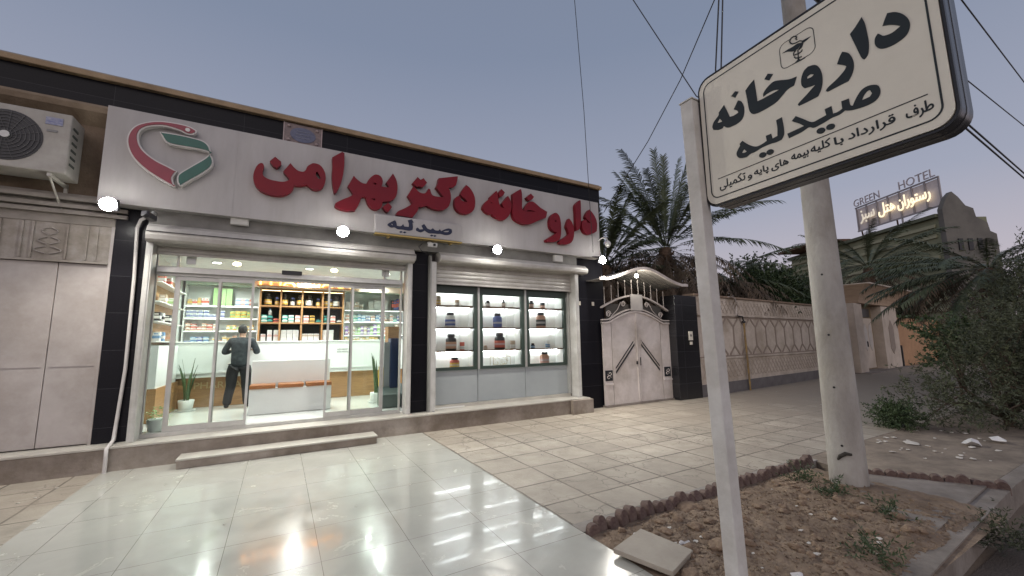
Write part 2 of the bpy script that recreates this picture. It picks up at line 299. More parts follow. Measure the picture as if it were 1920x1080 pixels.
# ---------------- lettering outlines, in millimetres on their own sign faces ----------------
T_RED=[[[[-407,4491],[-380,4485],[-364,4442],[-375,4374],[-376,4304],[-337,4261],[-267,4237],[-181,4230],[-103,4232],[-41,4253],[2,4288],[-20,4322],[-79,4386],[-94,4412],[-48,4488],[1,4573],[59,4510],[118,4466],[189,4461],[228,4496],[254,4570],[311,4626],[352,4645],[429,4636],[492,4579],[531,4487],[539,4390],[521,4287],[481,4221],[414,4185],[338,4191],[278,4233],[252,4253],[171,4214],[74,4201],[54,4126],[-7,4049],[-91,4002],[-169,3989],[-277,3994],[-377,4023],[-448,4083],[-490,4167],[-501,4257],[-486,4361],[-450,4452]],[[[384,4498],[409,4503],[446,4441],[461,4385],[423,4387],[391,4430]]]],[[[-220,4635],[-132,4568],[-133,4518],[-185,4451],[-241,4477],[-282,4525],[-285,4552]],[]],[[[784,4946],[821,4928],[825,4688],[805,4481],[767,4312],[705,4176],[683,4187],[651,4311],[636,4488],[638,4649],[627,4809]],[]],[[[988,4547],[1046,4491],[1129,4442],[1200,4436],[1245,4529],[1314,4614],[1374,4645],[1448,4627],[1486,4561],[1485,4495],[1467,4437],[1539,4436],[1607,4445],[1574,4498],[1549,4527],[1609,4624],[1667,4723],[1722,4633],[1757,4505],[1748,4343],[1706,4243],[1619,4183],[1533,4162],[1491,4149],[1487,4064],[1440,4005],[1380,3983],[1295,4015],[1234,4089],[1208,4174],[1189,4196],[1126,4173],[1105,4081],[1063,3973],[1030,3918],[917,3895],[772,3910],[704,3943],[713,4000],[821,4085],[909,4137],[986,4194],[967,4248],[896,4342],[938,4432]],[[[1318,4477],[1384,4483],[1367,4447],[1331,4454]],[[1290,4181],[1374,4188],[1351,4152],[1315,4166]]]],[[[1595,4153],[1666,4076],[1600,3970],[1550,3989],[1499,4053]],[]],[[[2055,4544],[2114,4495],[2178,4447],[2263,4440],[2316,4482],[2352,4554],[2385,4538],[2408,4460],[2457,4424],[2567,4421],[2662,4426],[2611,4484],[2544,4560],[2499,4608],[2532,4680],[2555,4801],[2952,4917],[2940,4812],[2906,4715],[2859,4678],[2762,4638],[2797,4549],[2809,4450],[2792,4336],[2748,4240],[2669,4178],[2570,4158],[2460,4158],[2373,4182],[2319,4212],[2245,4173],[2161,4155],[2141,4072],[2080,3979],[2045,3926],[1907,3933],[1747,3936],[1766,4006],[1894,4088],[1985,4154],[2046,4206],[2014,4254],[1950,4350],[1990,4420]],[]],[[[2131,4745],[2190,4699],[2250,4743],[2319,4665],[2271,4594],[2218,4552],[2165,4564],[2113,4549],[2039,4611]],[]],[[[3135,4768],[3213,4724],[3291,4622],[3333,4502],[3327,4340],[3272,4229],[3176,4169],[3082,4155],[2977,4179],[2907,4253],[2884,4350],[2901,4454],[2970,4511],[3005,4494],[3023,4440],[3082,4410],[3171,4407],[3117,4467],[3046,4512],[3011,4552],[3046,4637]],[]],[[[3826,4767],[3852,4722],[3867,4637],[3887,4513],[3918,4440],[3960,4417],[4013,4415],[3982,4450],[3956,4514],[4027,4604],[4104,4701],[4147,4644],[4184,4550],[4187,4442],[4153,4318],[4086,4221],[4010,4157],[3914,4153],[3809,4182],[3736,4220],[3726,4242],[3644,4235],[3552,4279],[3507,4338],[3522,4407],[3584,4494],[3677,4571],[3673,4604],[3751,4685]],[[[3692,4496],[3729,4493],[3713,4461]]]],[[[3949,4826],[4029,4767],[3985,4686],[3915,4640],[3883,4688],[3879,4737]],[]],[[[4430,4913],[4452,4846],[4460,4685],[4455,4483],[4505,4415],[4512,4471],[4559,4559],[4642,4654],[4747,4670],[4840,4624],[4933,4566],[5028,4528],[5117,4495],[5083,4371],[5046,4335],[4925,4287],[4829,4233],[4711,4172],[4572,4129],[4448,4132],[4337,4167],[4260,4206],[4218,4288],[4209,4445],[4228,4567],[4226,4771],[4328,4844]],[[[4545,4424],[4620,4459],[4707,4465],[4817,4444],[4706,4440],[4602,4428]]]],[[[4687,4853],[4768,4787],[4713,4716],[4637,4678],[4569,4744]],[]],[[[5328,4503],[5404,4491],[5463,4422],[5491,4271],[5487,4053],[5451,3908],[5396,3858],[5274,3813],[5081,3798],[5061,3845],[5234,3953],[5373,4045],[5268,4070],[5189,4155],[5179,4306],[5228,4427]],[[[5322,4332],[5367,4319],[5359,4289],[5321,4300]]]],[[[5728,4427],[5804,4352],[5855,4241],[5864,4085],[5835,3951],[5767,3853],[5640,3795],[5455,3788],[5418,3828],[5458,3877],[5616,3978],[5713,4054],[5692,4129],[5641,4226],[5676,4322]],[]],[[[6064,4922],[6095,4887],[6090,4590],[6076,4375],[6023,4209],[5940,4157],[5930,4303],[5934,4568],[5935,4787]],[]],[[[6355,4737],[6445,4669],[6541,4546],[6581,4402],[6558,4222],[6452,4155],[6315,4112],[6184,4143],[6114,4247],[6113,4380],[6165,4447],[6241,4471],[6279,4402],[6380,4396],[6283,4470],[6219,4522],[6256,4614]],[]]]
T_LOGO=[["red",[[-1291,4849],[-1256,4826],[-1258,4788],[-1303,4751],[-1368,4741],[-1445,4772],[-1538,4791],[-1629,4799],[-1717,4782],[-1802,4747],[-1867,4694],[-1900,4620],[-1899,4537],[-1873,4448],[-1825,4376],[-1751,4309],[-1659,4251],[-1549,4202],[-1436,4146],[-1464,4092],[-1481,4017],[-1441,3904],[-1529,3936],[-1749,4066],[-1887,4185],[-1962,4286],[-2009,4404],[-2023,4518],[-2002,4630],[-1947,4728],[-1858,4799],[-1740,4853],[-1617,4878],[-1471,4884],[-1359,4875]]],["green",[[-1684,4705],[-1577,4711],[-1422,4713],[-1252,4701],[-1154,4678],[-1087,4614],[-1055,4500],[-1095,4519],[-1183,4534],[-1335,4537],[-1474,4536],[-1565,4545],[-1622,4586]]],["green",[[-1079,4501],[-1042,4452],[-1022,4368],[-1050,4280],[-1139,4168],[-1263,4046],[-1384,3926],[-1423,3967],[-1435,4062],[-1408,4128],[-1296,4248],[-1172,4374],[-1119,4435]]]]
T_NAVY=[[[[2018,3880],[2058,3820],[2033,3821],[2044,3732],[2035,3678],[1975,3656],[1892,3660],[1837,3663],[1764,3659],[1709,3684],[1638,3675],[1580,3710],[1592,3739],[1662,3790],[1715,3821],[1739,3777],[1749,3722],[1799,3719],[1835,3733],[1862,3770],[1881,3725],[1964,3726],[1968,3789],[1943,3847]],[[[1645,3744],[1672,3745],[1673,3722],[1655,3724]]]],[[[1791,3610],[1824,3633],[1857,3618],[1824,3596]],[]],[[[1860,3610],[1892,3633],[1926,3618],[1893,3595]],[]],[[[2256,3822],[2296,3774],[2325,3739],[2384,3726],[2428,3761],[2473,3728],[2533,3725],[2567,3759],[2593,3723],[2663,3766],[2745,3796],[2807,3784],[2817,3730],[2776,3680],[2684,3655],[2583,3667],[2523,3660],[2434,3659],[2346,3654],[2268,3693],[2192,3650],[2106,3673],[2100,3710],[2133,3738],[2172,3705],[2239,3718],[2204,3781]],[[[2633,3718],[2684,3739],[2755,3753],[2735,3725],[2674,3713]]]],[[[2372,3611],[2407,3635],[2442,3619],[2407,3596]],[]],[[[2433,3610],[2468,3634],[2504,3619],[2468,3595]],[]]]
T_BLK=[[[[186,3102],[205,3045],[218,3003],[244,2997],[277,3001],[268,3019],[248,3037],[266,3060],[281,3080],[303,3058],[315,3017],[312,2976],[298,2947],[265,2933],[217,2934],[190,2944],[172,2964],[162,2953],[134,2956],[97,2974],[91,3000],[105,3026],[137,3049],[146,3060],[144,3070]],[[[149,3028],[164,2999],[144,3001],[130,3008]]]],[[[268,3149],[290,3133],[265,3107],[239,3132]],[]],[[[392,3151],[396,3079],[399,3006],[437,3004],[488,3004],[528,3005],[498,3018],[462,3020],[436,3014],[435,3031],[456,3053],[494,3070],[525,3063],[583,3034],[623,3026],[605,2983],[569,2980],[542,2963],[504,2941],[449,2933],[397,2933],[368,2941],[350,2963],[343,2996],[339,3055],[333,3114],[362,3136]],[]],[[[474,3138],[502,3117],[478,3092],[451,3116]],[]],[[[712,3036],[729,3015],[740,2977],[741,2931],[731,2888],[713,2856],[674,2854],[619,2854],[612,2864],[621,2873],[659,2895],[688,2914],[706,2925],[682,2929],[655,2936],[642,2960],[643,2997],[659,3033],[682,3046]],[[[705,2986],[693,2979],[672,2981],[673,2992],[689,2996]]]],[[[839,3024],[863,3000],[876,2962],[878,2922],[868,2886],[849,2858],[807,2857],[757,2855],[749,2865],[761,2878],[803,2898],[836,2921],[848,2938],[836,2953],[811,2974],[826,3006]],[]],[[[932,3144],[941,3106],[945,3051],[946,2993],[938,2944],[922,2926],[911,2943],[895,3016],[879,3092],[905,3114]],[]],[[[1026,3090],[1052,3075],[1077,3045],[1093,3006],[1094,2970],[1078,2938],[1042,2925],[1007,2927],[982,2941],[968,2969],[970,3000],[983,3018],[992,3006],[1004,2991],[1033,2985],[1064,2995],[1046,3014],[1025,3030],[1003,3041],[1013,3064]],[]],[[[954,2773],[963,2749],[960,2723],[943,2702],[908,2695],[866,2700],[837,2708],[819,2718],[795,2709],[760,2709],[739,2705],[710,2700],[676,2698],[653,2712],[615,2703],[550,2699],[544,2729],[590,2730],[631,2731],[611,2754],[573,2789],[596,2807],[631,2772],[671,2733],[705,2733],[738,2737],[734,2771],[765,2772],[768,2729],[789,2727],[809,2733],[809,2773],[841,2770],[843,2735],[853,2725],[871,2757],[896,2784],[925,2788]],[[[926,2764],[932,2744],[922,2732],[891,2732],[900,2750],[915,2764]]]],[[[726,2665],[724,2656],[715,2650],[703,2651],[692,2658],[686,2668],[688,2678],[697,2683],[710,2682],[721,2675]],[]],[[[770,2665],[768,2656],[759,2650],[747,2651],[736,2657],[731,2667],[733,2677],[742,2682],[754,2681],[765,2675]],[]],[[[525,2838],[529,2782],[527,2735],[512,2710],[483,2708],[448,2713],[401,2713],[357,2705],[329,2706],[300,2696],[260,2707],[242,2729],[244,2755],[268,2785],[266,2798],[285,2809],[324,2765],[365,2735],[403,2734],[430,2741],[427,2773],[458,2771],[463,2739],[491,2742],[495,2788],[493,2836]],[[[291,2751],[306,2730],[292,2728],[275,2735]]]],[[[420,2666],[418,2656],[409,2650],[396,2651],[384,2658],[377,2668],[379,2678],[389,2684],[402,2683],[414,2676]],[]],[[[463,2665],[461,2655],[452,2650],[439,2650],[428,2657],[421,2667],[423,2677],[432,2682],[445,2682],[457,2675]],[]],[[[563,3206],[591,3209],[619,3207],[644,3209],[662,3201],[658,3192],[644,3177],[635,3178],[616,3181],[590,3198]],[]],[[[711,3204],[691,3196],[673,3193],[659,3177],[645,3171],[656,3186],[665,3201],[674,3208]],[]],[[[641,3174],[646,3171],[644,3127],[648,3111],[676,3103],[652,3102],[634,3103],[607,3105],[625,3111],[636,3116],[639,3137]],[]]]
T_SNAKE=[[[645,3232],[638,3244],[645,3246],[642,3253],[631,3263],[617,3263],[607,3250],[611,3235],[621,3224],[639,3218],[657,3217],[670,3206],[670,3190],[662,3175],[649,3169]],[[664,3159],[660,3151],[647,3149],[632,3153],[620,3154],[620,3165],[625,3175],[634,3173]],[[622,3145],[627,3133],[642,3126],[658,3122]]]
# ---------------- ground ----------------
def struct(mb, name, m, **k): return tag(mb.build(name, m, **k), kind='structure')
def sheet(name, m, pts, z, t=.0): b = MB(); b.add([(x, y, z) for x, y in pts], [tuple(range(len(pts)))]); return struct(b, name, m)
sheet('ground', mat('bare_earth', (.15,.115,.085), .95, c2=(.22,.175,.135), ns=.8, bump=.5, bs=18), [(-200,-200), (300,-200), (300,300), (-200,300)], -.222)
def slab(name, m, x0, x1, y0, y1, z1, z0=-.22): b = MB(); b.box(x0, x1, y0, y1, z0, z1); return struct(b, name, m)
slab('pavement', PAVE, -14, -1.9, -3, 7.75, 0)
slab('walkway', TILE, -1.9, 2.3, -3, 7.42, .003)
slab('pavement', PAVE, 2.3, 34, 3.06, 8.9, 0)
sheet('road', ROADM, [(2.32,-30), (200,-30), (200,1.22), (2.32,1.22)], -.215)
b = MB()   # kerb of worn concrete along the gutter
b.prism([(2.3, 1.12), (4.4, 1.24), (6.9, 1.36), (30, 1.5), (30, 1.62), (6.8, 1.50), (4.4, 1.38), (2.3, 1.24)], 'z', -.22, .002); struct(b, 'kerb', CONC)
b = MB(); b.box(2.3, 6.2, 2.9, 3.06, -.22, .006); struct(b, 'kerb', mat('border_concrete', (.30,.275,.25), .8, c2=(.22,.195,.17), ns=5, bump=.4))
b = MB(); b.prism([(4.7,1.40), (4.9,1.75), (5.0,2.2), (5.2,2.5), (6.0,2.5), (6.25,2.2), (6.7,1.50)], 'z', -.22, .02); struct(b, 'pole_footing', CONC)
b = MB(); b.prism([(6.2,3.06), (6.05,2.5), (6.3,2.2), (6.75,1.51), (34,1.63), (34,3.06)], 'z', -.22, -.006); struct(b, 'verge', mat('verge_earth', (.15,.12,.095), .95, c2=(.28,.23,.18), ns=2.6, bump=.8, bs=16))
# the bed of turned earth
def grid_surf(name, m, x0, x1, y0, y1, nx, ny, fz, kind='structure'):
    b = MB(); vs = [(x0+(x1-x0)*i/nx, y0+(y1-y0)*j/ny, 0) for j in range(ny+1) for i in range(nx+1)]; vs = [(x, y, fz(x, y)) for x, y, _ in vs]
    b.add(vs, [(j*(nx+1)+i, j*(nx+1)+i+1, (j+1)*(nx+1)+i+1, (j+1)*(nx+1)+i) for j in range(ny) for i in range(nx)], True)
    return tag(b.build(name, m), kind=kind)
from mathutils import noise
def bedz(x, y):
    e = min(1, (x-2.3)/.25, (2.9-y)/.2, (y-1.25)/.25); e = max(0, e)
    n = noise.noise(Vector((x*2.1, y*2.1, 3)))*.035+noise.noise(Vector((x*7, y*7, 1)))*.022+noise.noise(Vector((x*18, y*18, 5)))*.012
    return -.012+e*(.045+n)
grid_surf('dirt_bed', DIRT, 2.3, 5.7, 1.2, 2.9, 190, 110, bedz)
# ---------------- the shop building ----------------
B = thing('shop_building', 'single storey pharmacy building with black granite pillars and a tan roof coping', 'building', (2.5, 7.75, 0))
def part(mb, name, m, parent=B, label=None, **k): return tag(mb.build(name, m, parent, **k), label=label)
part(MB().box(-9, 6.19, 7.4, 7.76, -.1, .285), 'platform', STONE, bevel=.008)
part(MB().box(-9, 6.19, 7.385, 7.85, .287, .315), 'platform_top', STEPTOP, bevel=.005)
part(MB().box(5.62, 6.19, 7.28, 7.383, -.1, .30), 'platform_end', STONE, bevel=.01)
mb = MB().box(-9, 7.0, 8.05, 14, 3.7, 5.45); mb.box(6.7, 7.0, 7.76, 14, -.1, 3.7); mb.box(-9, -2.16, 8.3, 14, -.1, 3.7); mb.box(3.35, 6.7, 8.6, 14, -.1, 3.7)
part(mb, 'wall', mat('render_wall', (.30,.26,.22), .85, c2=(.22,.19,.16), ns=2, bump=.3))
part(MB().box(-9, 7.0, 7.70, 8.05, 4.9, 5.445), 'fascia_band', GRANITE)
part(MB().box(-9, 7.03, 7.62, 8.2, 5.447, 5.53), 'roof_coping', mat('tan_coping', (.32,.23,.14), .75, c2=(.22,.155,.09), ns=3, bump=.2), bevel=.01)
part(MB().box(-9, 6.98, 7.66, 8.0, 5.532, 5.56), 'roof_coping', mat('grey_capping', (.28,.27,.25), .6))
for x0, x1, z0, yy in ((-2.13, -1.75, .315, 7.70), (2.13, 2.47, .315, 7.70), (6.1, 7.0, -.1, 7.70)):
    part(MB().box(x0, x1, yy, 8.2, z0, 3.72), 'pillar', GRANITE, bevel=.004)
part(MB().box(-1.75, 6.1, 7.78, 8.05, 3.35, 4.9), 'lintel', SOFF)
part(MB().box(-1.75, 6.1, 7.60, 7.78, 3.37, 3.60), 'lintel_panel', mat('lintel_grey', (.20,.195,.18), .6, c2=(.13,.125,.115), ns=3))
# brown stone cladding over the store next door
part(MB().box(-9, -1.9, 7.80, 8.04, 3.66, 4.9), 'cladding', mat('brown_cladding', (.20,.145,.10), .8, c2=(.11,.08,.055), ns=2.5, bump=.4, grime=.3))
mb = MB(); mb.prism([(7.80,4.78), (7.62,4.93), (7.60,5.0), (7.64,5.05), (7.80,5.06)], 'x', -9, -2.3)
part(mb, 'cornice', mat('cornice_stone', (.30,.235,.165), .8, c2=(.20,.15,.10), ns=3, bump=.3, grime=.25))
mb = MB()
for z in (3.42, 3.5, 3.6): mb.box(-9, -2.0, 7.66-(z-3.4)*.3, 7.9, z, z+.05)
mb.box(-9, -2.14, 7.72, 7.9, 3.3, 3.72); part(mb, 'moulding', mat('grey_moulding', (.26,.235,.21), .7, c2=(.18,.16,.14), ns=4))
# sliding steel door of the closed store
DOORP = mat('pinkish_door_paint', (.42,.385,.37), .55, c2=(.35,.32,.305), ns=2.2, grime=.2, bump=.06, bs=8)
for x0, x1 in ((-2.66, -2.17), (-3.9, -2.668), (-5.1, -3.908)):
    d = part(MB().box(x0, x1, 7.74, 7.8, .33, 2.75), 'door', DOORP, bevel=.004)
    part(MB().box(x0+.03, x1-.03, 7.735, 7.739, 1.35, 1.358), 'seam', mat('seam_dark', (.30,.27,.265), .6), d)
part(MB().box(-2.168, -2.132, 7.71, 7.82, .315, 3.3), 'door_frame', DOORP, bevel=.003)
mb = MB().box(-5.1, -2.17, 7.735, 7.79, 2.78, 3.3)
for x in (-2.32, -2.42, -2.62, -2.95, -3.05, -3.25, -3.4): mb.box(x, x+.022, 7.715, 7.737, 2.8, 3.29)
mb.box(-5.1, -2.17, 7.70, 7.74, 2.757, 2.782)
part(mb, 'transom_panel', mat('old_door_paint', (.36,.33,.30), .65, c2=(.25,.225,.20), ns=5, grime=.4))
mb = MB()
for i in range(3):
    for s in (1, -1): mb.tube([(-2.78+s*(.02+.11*math.sin(t/8*math.pi))*(1-.2*i), 7.72, 2.86+.13*i+.10*t/8) for t in range(9)], .008, 5)
part(mb, 'scrollwork', mat('scroll_grey', (.29,.26,.24), .6), B)
# floor, ceiling, walls inside
part(MB().box(-2.1, 3.3, 7.82, 12.6, .1, .34), 'floor', mat('white_floor', (.70,.71,.68), .12, c2=(.66,.67,.64), ns=1), B)
part(MB().box(-2.1, 3.3, 7.95, 12.6, 3.30, 3.34), 'ceiling', mat('ceiling_white', (.72,.72,.70), .8), B)
WIN = mat('inner_wall', (.70,.73,.71), .7, c2=(.66,.69,.67), ns=1)
mb = MB().box(-2.16, -2.06, 8.2, 12.6, .34, 3.3); mb.box(3.24, 3.34, 8.6, 12.6, .34, 3.3); mb.box(-2.06, 3.24, 12.5, 12.6, .34, 3.3); mb.box(2.47, 2.52, 7.9, 8.6, .34, 3.3); mb.box(2.52, 3.34, 8.55, 8.6, .34, 3.3)
part(mb, 'inner_wall', WIN)
part(MB().box(-.6, 3.24, 11.55, 11.65, 3.0, 3.3), 'bulkhead', mat('peach_bulkhead', (.62,.50,.40), .6), B)
# glazed shopfront
SF = (7.83, 7.89)
mb = MB().box(-1.72, 2.0, 7.80, 7.93, .315, .37); mb.box(-1.66, 2.0, 7.80, 7.93, 2.66, 2.80); mb.box(-1.66, 2.0, 7.82, 7.90, 3.03, 3.36)
for x, w in ((-1.70, .05), (-1.43, .03), (1.66, .03), (1.975, .03)): mb.box(x, x+w, 7.84, 7.90, .37, 3.03)
mb.box(-1.64, 1.97, 7.73, 7.798, 2.70, 2.77)
FR = part(mb, 'shopfront_frame', ALU, bevel=.004)
part(MB().box(-.03, .27, 7.69, 7.728, 2.765, 2.83), 'door_sensor', BLACK, B, bevel=.006)
mb = MB()
for x0, x1 in ((-1.65, -1.43), (-1.40, -.86), (1.10, 1.66), (1.69, 1.975)): mb.box(x0, x1, 7.868, 7.874, .37, 2.66)
mb.box(-1.65, 1.975, 7.868, 7.874, 2.80, 3.03); part(mb, 'window_pane', GLASS)
for x0, x1, yy in ((-.885, -.405, 7.81), (.70, 1.13, 7.81), (-1.40, -.84, 7.85), (1.08, 1.655, 7.85)):
    mb = MB(); w = .034
    for a, c in ((x0, x0+w), (x1-w, x1)): mb.box(a, c, yy-.018, yy+.018, .372, 2.655)
    mb.box(x0+w, x1-w, yy-.017, yy+.017, .372, .45); mb.box(x0+w, x1-w, yy-.017, yy+.017, 2.60, 2.655)
    f = part(mb, 'sliding_door', ALU); part(MB().box(x0+w, x1-w, yy-.004, yy+.002, .45, 2.60), 'glass', GLASS, f)
part(MB().box(-1.32, -1.20, 7.862, 7.867, 2.86, 3.0), 'paper_notice', WHITE, B); part(MB().box(1.62, 1.76, 7.862, 7.867, 2.86, 3.0), 'paper_notice', WHITE, B)
# roller shutters
def shutter_box(x0, x1, z0, z1, y0=7.44, y1=7.79):
    P = [(y1, z1)]; P += [(y1-(y1-y0)*math.sin(a), z0+(z1-z0)*(.5+.5*math.cos(a))) for a in [i*math.pi/10 for i in range(1, 10)]]+[(y1, z0)]
    P = [(y1, z0), (y0+.05, z0), (y0+.012, z0+.03), (y0, z0+.09), (y0+.006, z0+.2*(z1-z0)+.08), (y0+.05, z1-.05), (y0+.11, z1), (y1, z1)]
    return MB().prism(P, 'x', x0, x1)
def slats(mb, x0, x1, z0, z1, y, p=.085):
    z = z0
    while z < z1-.01:
        t = min(p, z1-z); mb.prism([(y, z), (y-.012, z+.012), (y-.018, z+t*.5), (y-.012, z+t-.012), (y, z+t), (y+.01, z+t), (y+.01, z)], 'x', x0, x1); z += p
h = part(shutter_box(-1.74, 2.14, 3.10, 3.37), 'shutter_box', SHUT, bevel=.006)
part(MB().box(-1.74, 2.14, 7.425, 7.437, 3.235, 3.243), 'seam', DARK, h)
part(MB().tube([(2.145, 7.62, 3.23), (2.19, 7.62, 3.23)], .07, 12), 'shutter_hub', ALU, h)
mb = MB(); slats(mb, -1.66, 2.04, 3.0, 3.12, 7.76); mb.box(-1.66, 2.04, 7.74, 7.775, 2.965, 3.0); part(mb, 'shutter_curtain', SHUT)
h = part(shutter_box(2.64, 6.32, 3.17, 3.37), 'shutter_box', SHUT, bevel=.006)
mb = MB(); slats(mb, 2.66, 6.0, 2.80, 3.2, 7.74); mb.box(2.66, 6.0, 7.715, 7.755, 2.755, 2.80); part(mb, 'shutter_curtain', SHUT)
for x0, x1 in ((-1.745, -1.665), (2.04, 2.125), (2.50, 2.60), (6.0, 6.10)):
    mb = MB().box(x0, x1, 7.56, 7.82, .316, 3.11 if x0 < 2.2 else 3.17); mb.box(x0+.02, x1-.02, 7.552, 7.559, .33, 3.0); part(mb, 'shutter_rail', SILVER, bevel=.004)
part(MB().box(2.475, 2.498, 7.56, 7.8, .316, 3.3), 'shutter_rail', mat('rail_shade', (.3,.3,.28), .5))
# the three lit display windows
GX = [(2.62, 3.60), (3.66, 4.76), (4.82, 5.93)]
part(MB().box(2.6, 6.0, 7.84, 8.6, .315, .375), 'window_sill', STEPTOP)
part(MB().box(2.61, 5.99, 7.95, 8.55, .376, 1.0), 'window_base', PGRAY)
for i, (x0, x1) in enumerate(GX):
    part(MB().box(x0-.025, x1+.025, 7.90, 7.945, .378, 1.035), 'grey_panel', PGRAY, bevel=.003)
    mb = MB(); mb.box(x0, x1, 7.86, 7.92, 1.04, 1.10); mb.box(x0, x1, 7.86, 7.92, 2.60, 2.755)
    if i: mb.box(x0, x0+.075, 7.86, 7.92, 1.10, 2.60)
    mb.box(x1-.075, x1, 7.86, 7.92, 1.10, 2.60); w = part(mb, 'window_frame', GREENF, label='dark green display window frame')
    part(MB().box(x0+(.075 if i else 0), x1-.075, 7.89, 7.896, 1.10, 2.60), 'pane', GLASS, w)
    mb = MB(); mb.box(x0-.02, x1+.02, 8.33, 8.36, 1.04, 2.75); mb.box(x0-.045, x0-.021, 7.96, 8.33, 1.04, 2.75); mb.box(x0-.02, x1+.02, 7.97, 8.33, 2.70, 2.74); mb.box(x0-.02, x1+.02, 7.97, 8.33, 1.02, 1.06); mb.box(x1-.2, x1-.19, 8.31, 8.329, 1.06, 2.70); mb.box(x1+.004, x1+.019, 7.96, 8.329, 1.061, 2.699)
    part(mb, 'display_box', WHITE)
    for j, z in enumerate((1.40, 1.88, 2.335)):
        s = part(MB().box(x0-.015, x1+.003, 7.965, 8.325, z, z+.028), 'shelf', WOODD, label='brown wooden display shelf')
        part(MB().box(x0, x1, 8.25, 8.27, z-.013, z-.002), 'light_strip', emat('led_strip', (.93, .96, 1), 28), s)
    part(MB().box(x0, x1, 8.22, 8.25, 2.685, 2.698), 'light_strip', emat('led_strip', (.93, .96, 1), 28))
for x in (3.63, 4.79): part(MB().box(x-.022, x+.022, 7.835, 7.93, 1.04, 2.755), 'mullion', ALU)
part(MB().box(5.945, 5.985, 7.80, 7.93, .38, 2.755), 'mullion', ALU)
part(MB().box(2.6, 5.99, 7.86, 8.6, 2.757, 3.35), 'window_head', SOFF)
# small fixings on the pillars
for x in (6.22, 6.64): part(MB().box(x-.035, x+.035, 7.69, 7.699, 2.44, 2.53), 'sticker', CREAM)
# ---------------- signs on the building ----------------
SB = thing('shop_sign', 'long white fascia sign with raised red Persian lettering above the shutters', 'shop sign', (2.2, 7.45, 3.58))
part(MB().box(-2.28, 6.73, 7.452, 7.69, 3.585, 4.995), 'sign_panel', SIGNW, SB, bevel=.006)
for x in (-.75, 1.6, 4.0, 6.38): part(MB().box(x, x+.006, 7.4495, 7.4515, 3.6, 4.98), 'panel_joint', mat('joint_grey', (.42,.41,.40), .6), SB)
for pl, hs in T_RED: shape([pl]+hs, 'sign_letter' if len(pl) > 8 else 'letter_dot', RED, SB, frame((0, 7.45, 0), (1, 0, 0)), .10)
for c, pl in T_LOGO:
    base = shape([pl], 'emblem_rim', mat('rim_white', (.62,.60,.58), .4), SB, frame((0, 7.45, 0), (1, 0, 0)), .085)
    sp = smooth_poly(pl, 4); n = len(sp); ar = sum(sp[i].x*sp[(i+1)%n].y-sp[(i+1)%n].x*sp[i].y for i in range(n)); sg = 1 if ar > 0 else -1
    ins = []
    for i in range(n):
        d = (sp[(i+1)%n]-sp[i-1]); d = d.normalized() if d.length else Vector((1, 0)); ins.append(sp[i]+Vector((-d.y, d.x))*sg*20)
    shape([[(p.x, p.y) for p in ins]], 'emblem_face', RED2 if c == 'red' else GREEN, SB, frame((0, 7.364, 0), (1, 0, 0)), .012, k=0)
part(MB().tube([(-1.36, 7.351, 4.806), (-1.36, 7.343, 4.806)], .03, 10), 'emblem_eye', mat('rim_white', (.62,.60,.58)), SB)
NS = thing('small_sign', 'small white sign plate with navy Persian word below the long fascia sign', 'sign', (2.2, 7.3, 3.55))
mb = MB(); mb.box(1.36, 3.04, 7.305, 7.42, 3.56, 3.905); part(mb, 'sign_panel', SIGNW, NS, bevel=.02)
mb = MB(); mb.box(1.37, 3.03, 7.31, 7.44, 3.53, 3.557); mb.box(1.6, 1.64, 7.36, 7.45, 3.5, 3.9); mb.box(2.8, 2.84, 7.36, 7.45, 3.5, 3.9); part(mb, 'bracket', mat('brass_edge', (.45,.33,.12), .35, .7), NS)
for pl, hs in T_NAVY: shape([[(x, z) for x, z in pl]]+hs, 'letter' if len(pl) > 5 else 'letter_dot', NAVY, NS, frame((0, 7.3045, 0), (1, 0, 0)), .006)
# inscription plaque in the granite band
PL = thing('wall_plaque', 'small ornate plaque with blue oval inscription set in the black granite band', 'plaque', (.17, 7.69, 5.1))
part(MB().box(-.12, .46, 7.672, 7.699, 5.06, 5.43), 'plaque_panel', mat('plaque_brown', (.12,.09,.09), .4, c2=(.22,.16,.15), ns=22), PL)
part(MB().prism([(.17+.2*math.cos(a), 5.245+.135*math.sin(a)) for a in [i*math.pi/16 for i in range(32)]], 'y', 7.664, 7.671), 'oval', mat('plaque_blue', (.06,.07,.13), .4, c2=(.12,.13,.2), ns=20, stretch=(1, 1, 3)), PL)
for i, zz in enumerate((5.30, 5.245, 5.19)):
    mb = MB(); random.seed(i)
    for k in range(7): mb.tube([(.06+.032*k, 7.662, zz+random.uniform(-.01, .01)), (.075+.032*k, 7.66, zz+random.uniform(-.012, .014)), (.088+.032*k, 7.662, zz)], .0035, 4)
    part(mb, 'inscription', mat('plaque_script', (.35,.36,.42), .5), PL)
mb = MB()
for cx, cz in ((-.05, 5.37), (.39, 5.37), (-.05, 5.12), (.39, 5.12)): mb.lathe((cx, 7.665, cz-.02), [(.005, 0), (.03, .015), (.03, .03), (.005, .045)], 8)
mb.box(-.135, -.12, 7.668, 7.7, 5.06, 5.44); mb.box(.46, .475, 7.668, 7.7, 5.06, 5.44); part(mb, 'ornament', mat('plaque_pink', (.42,.33,.32), .5), PL)
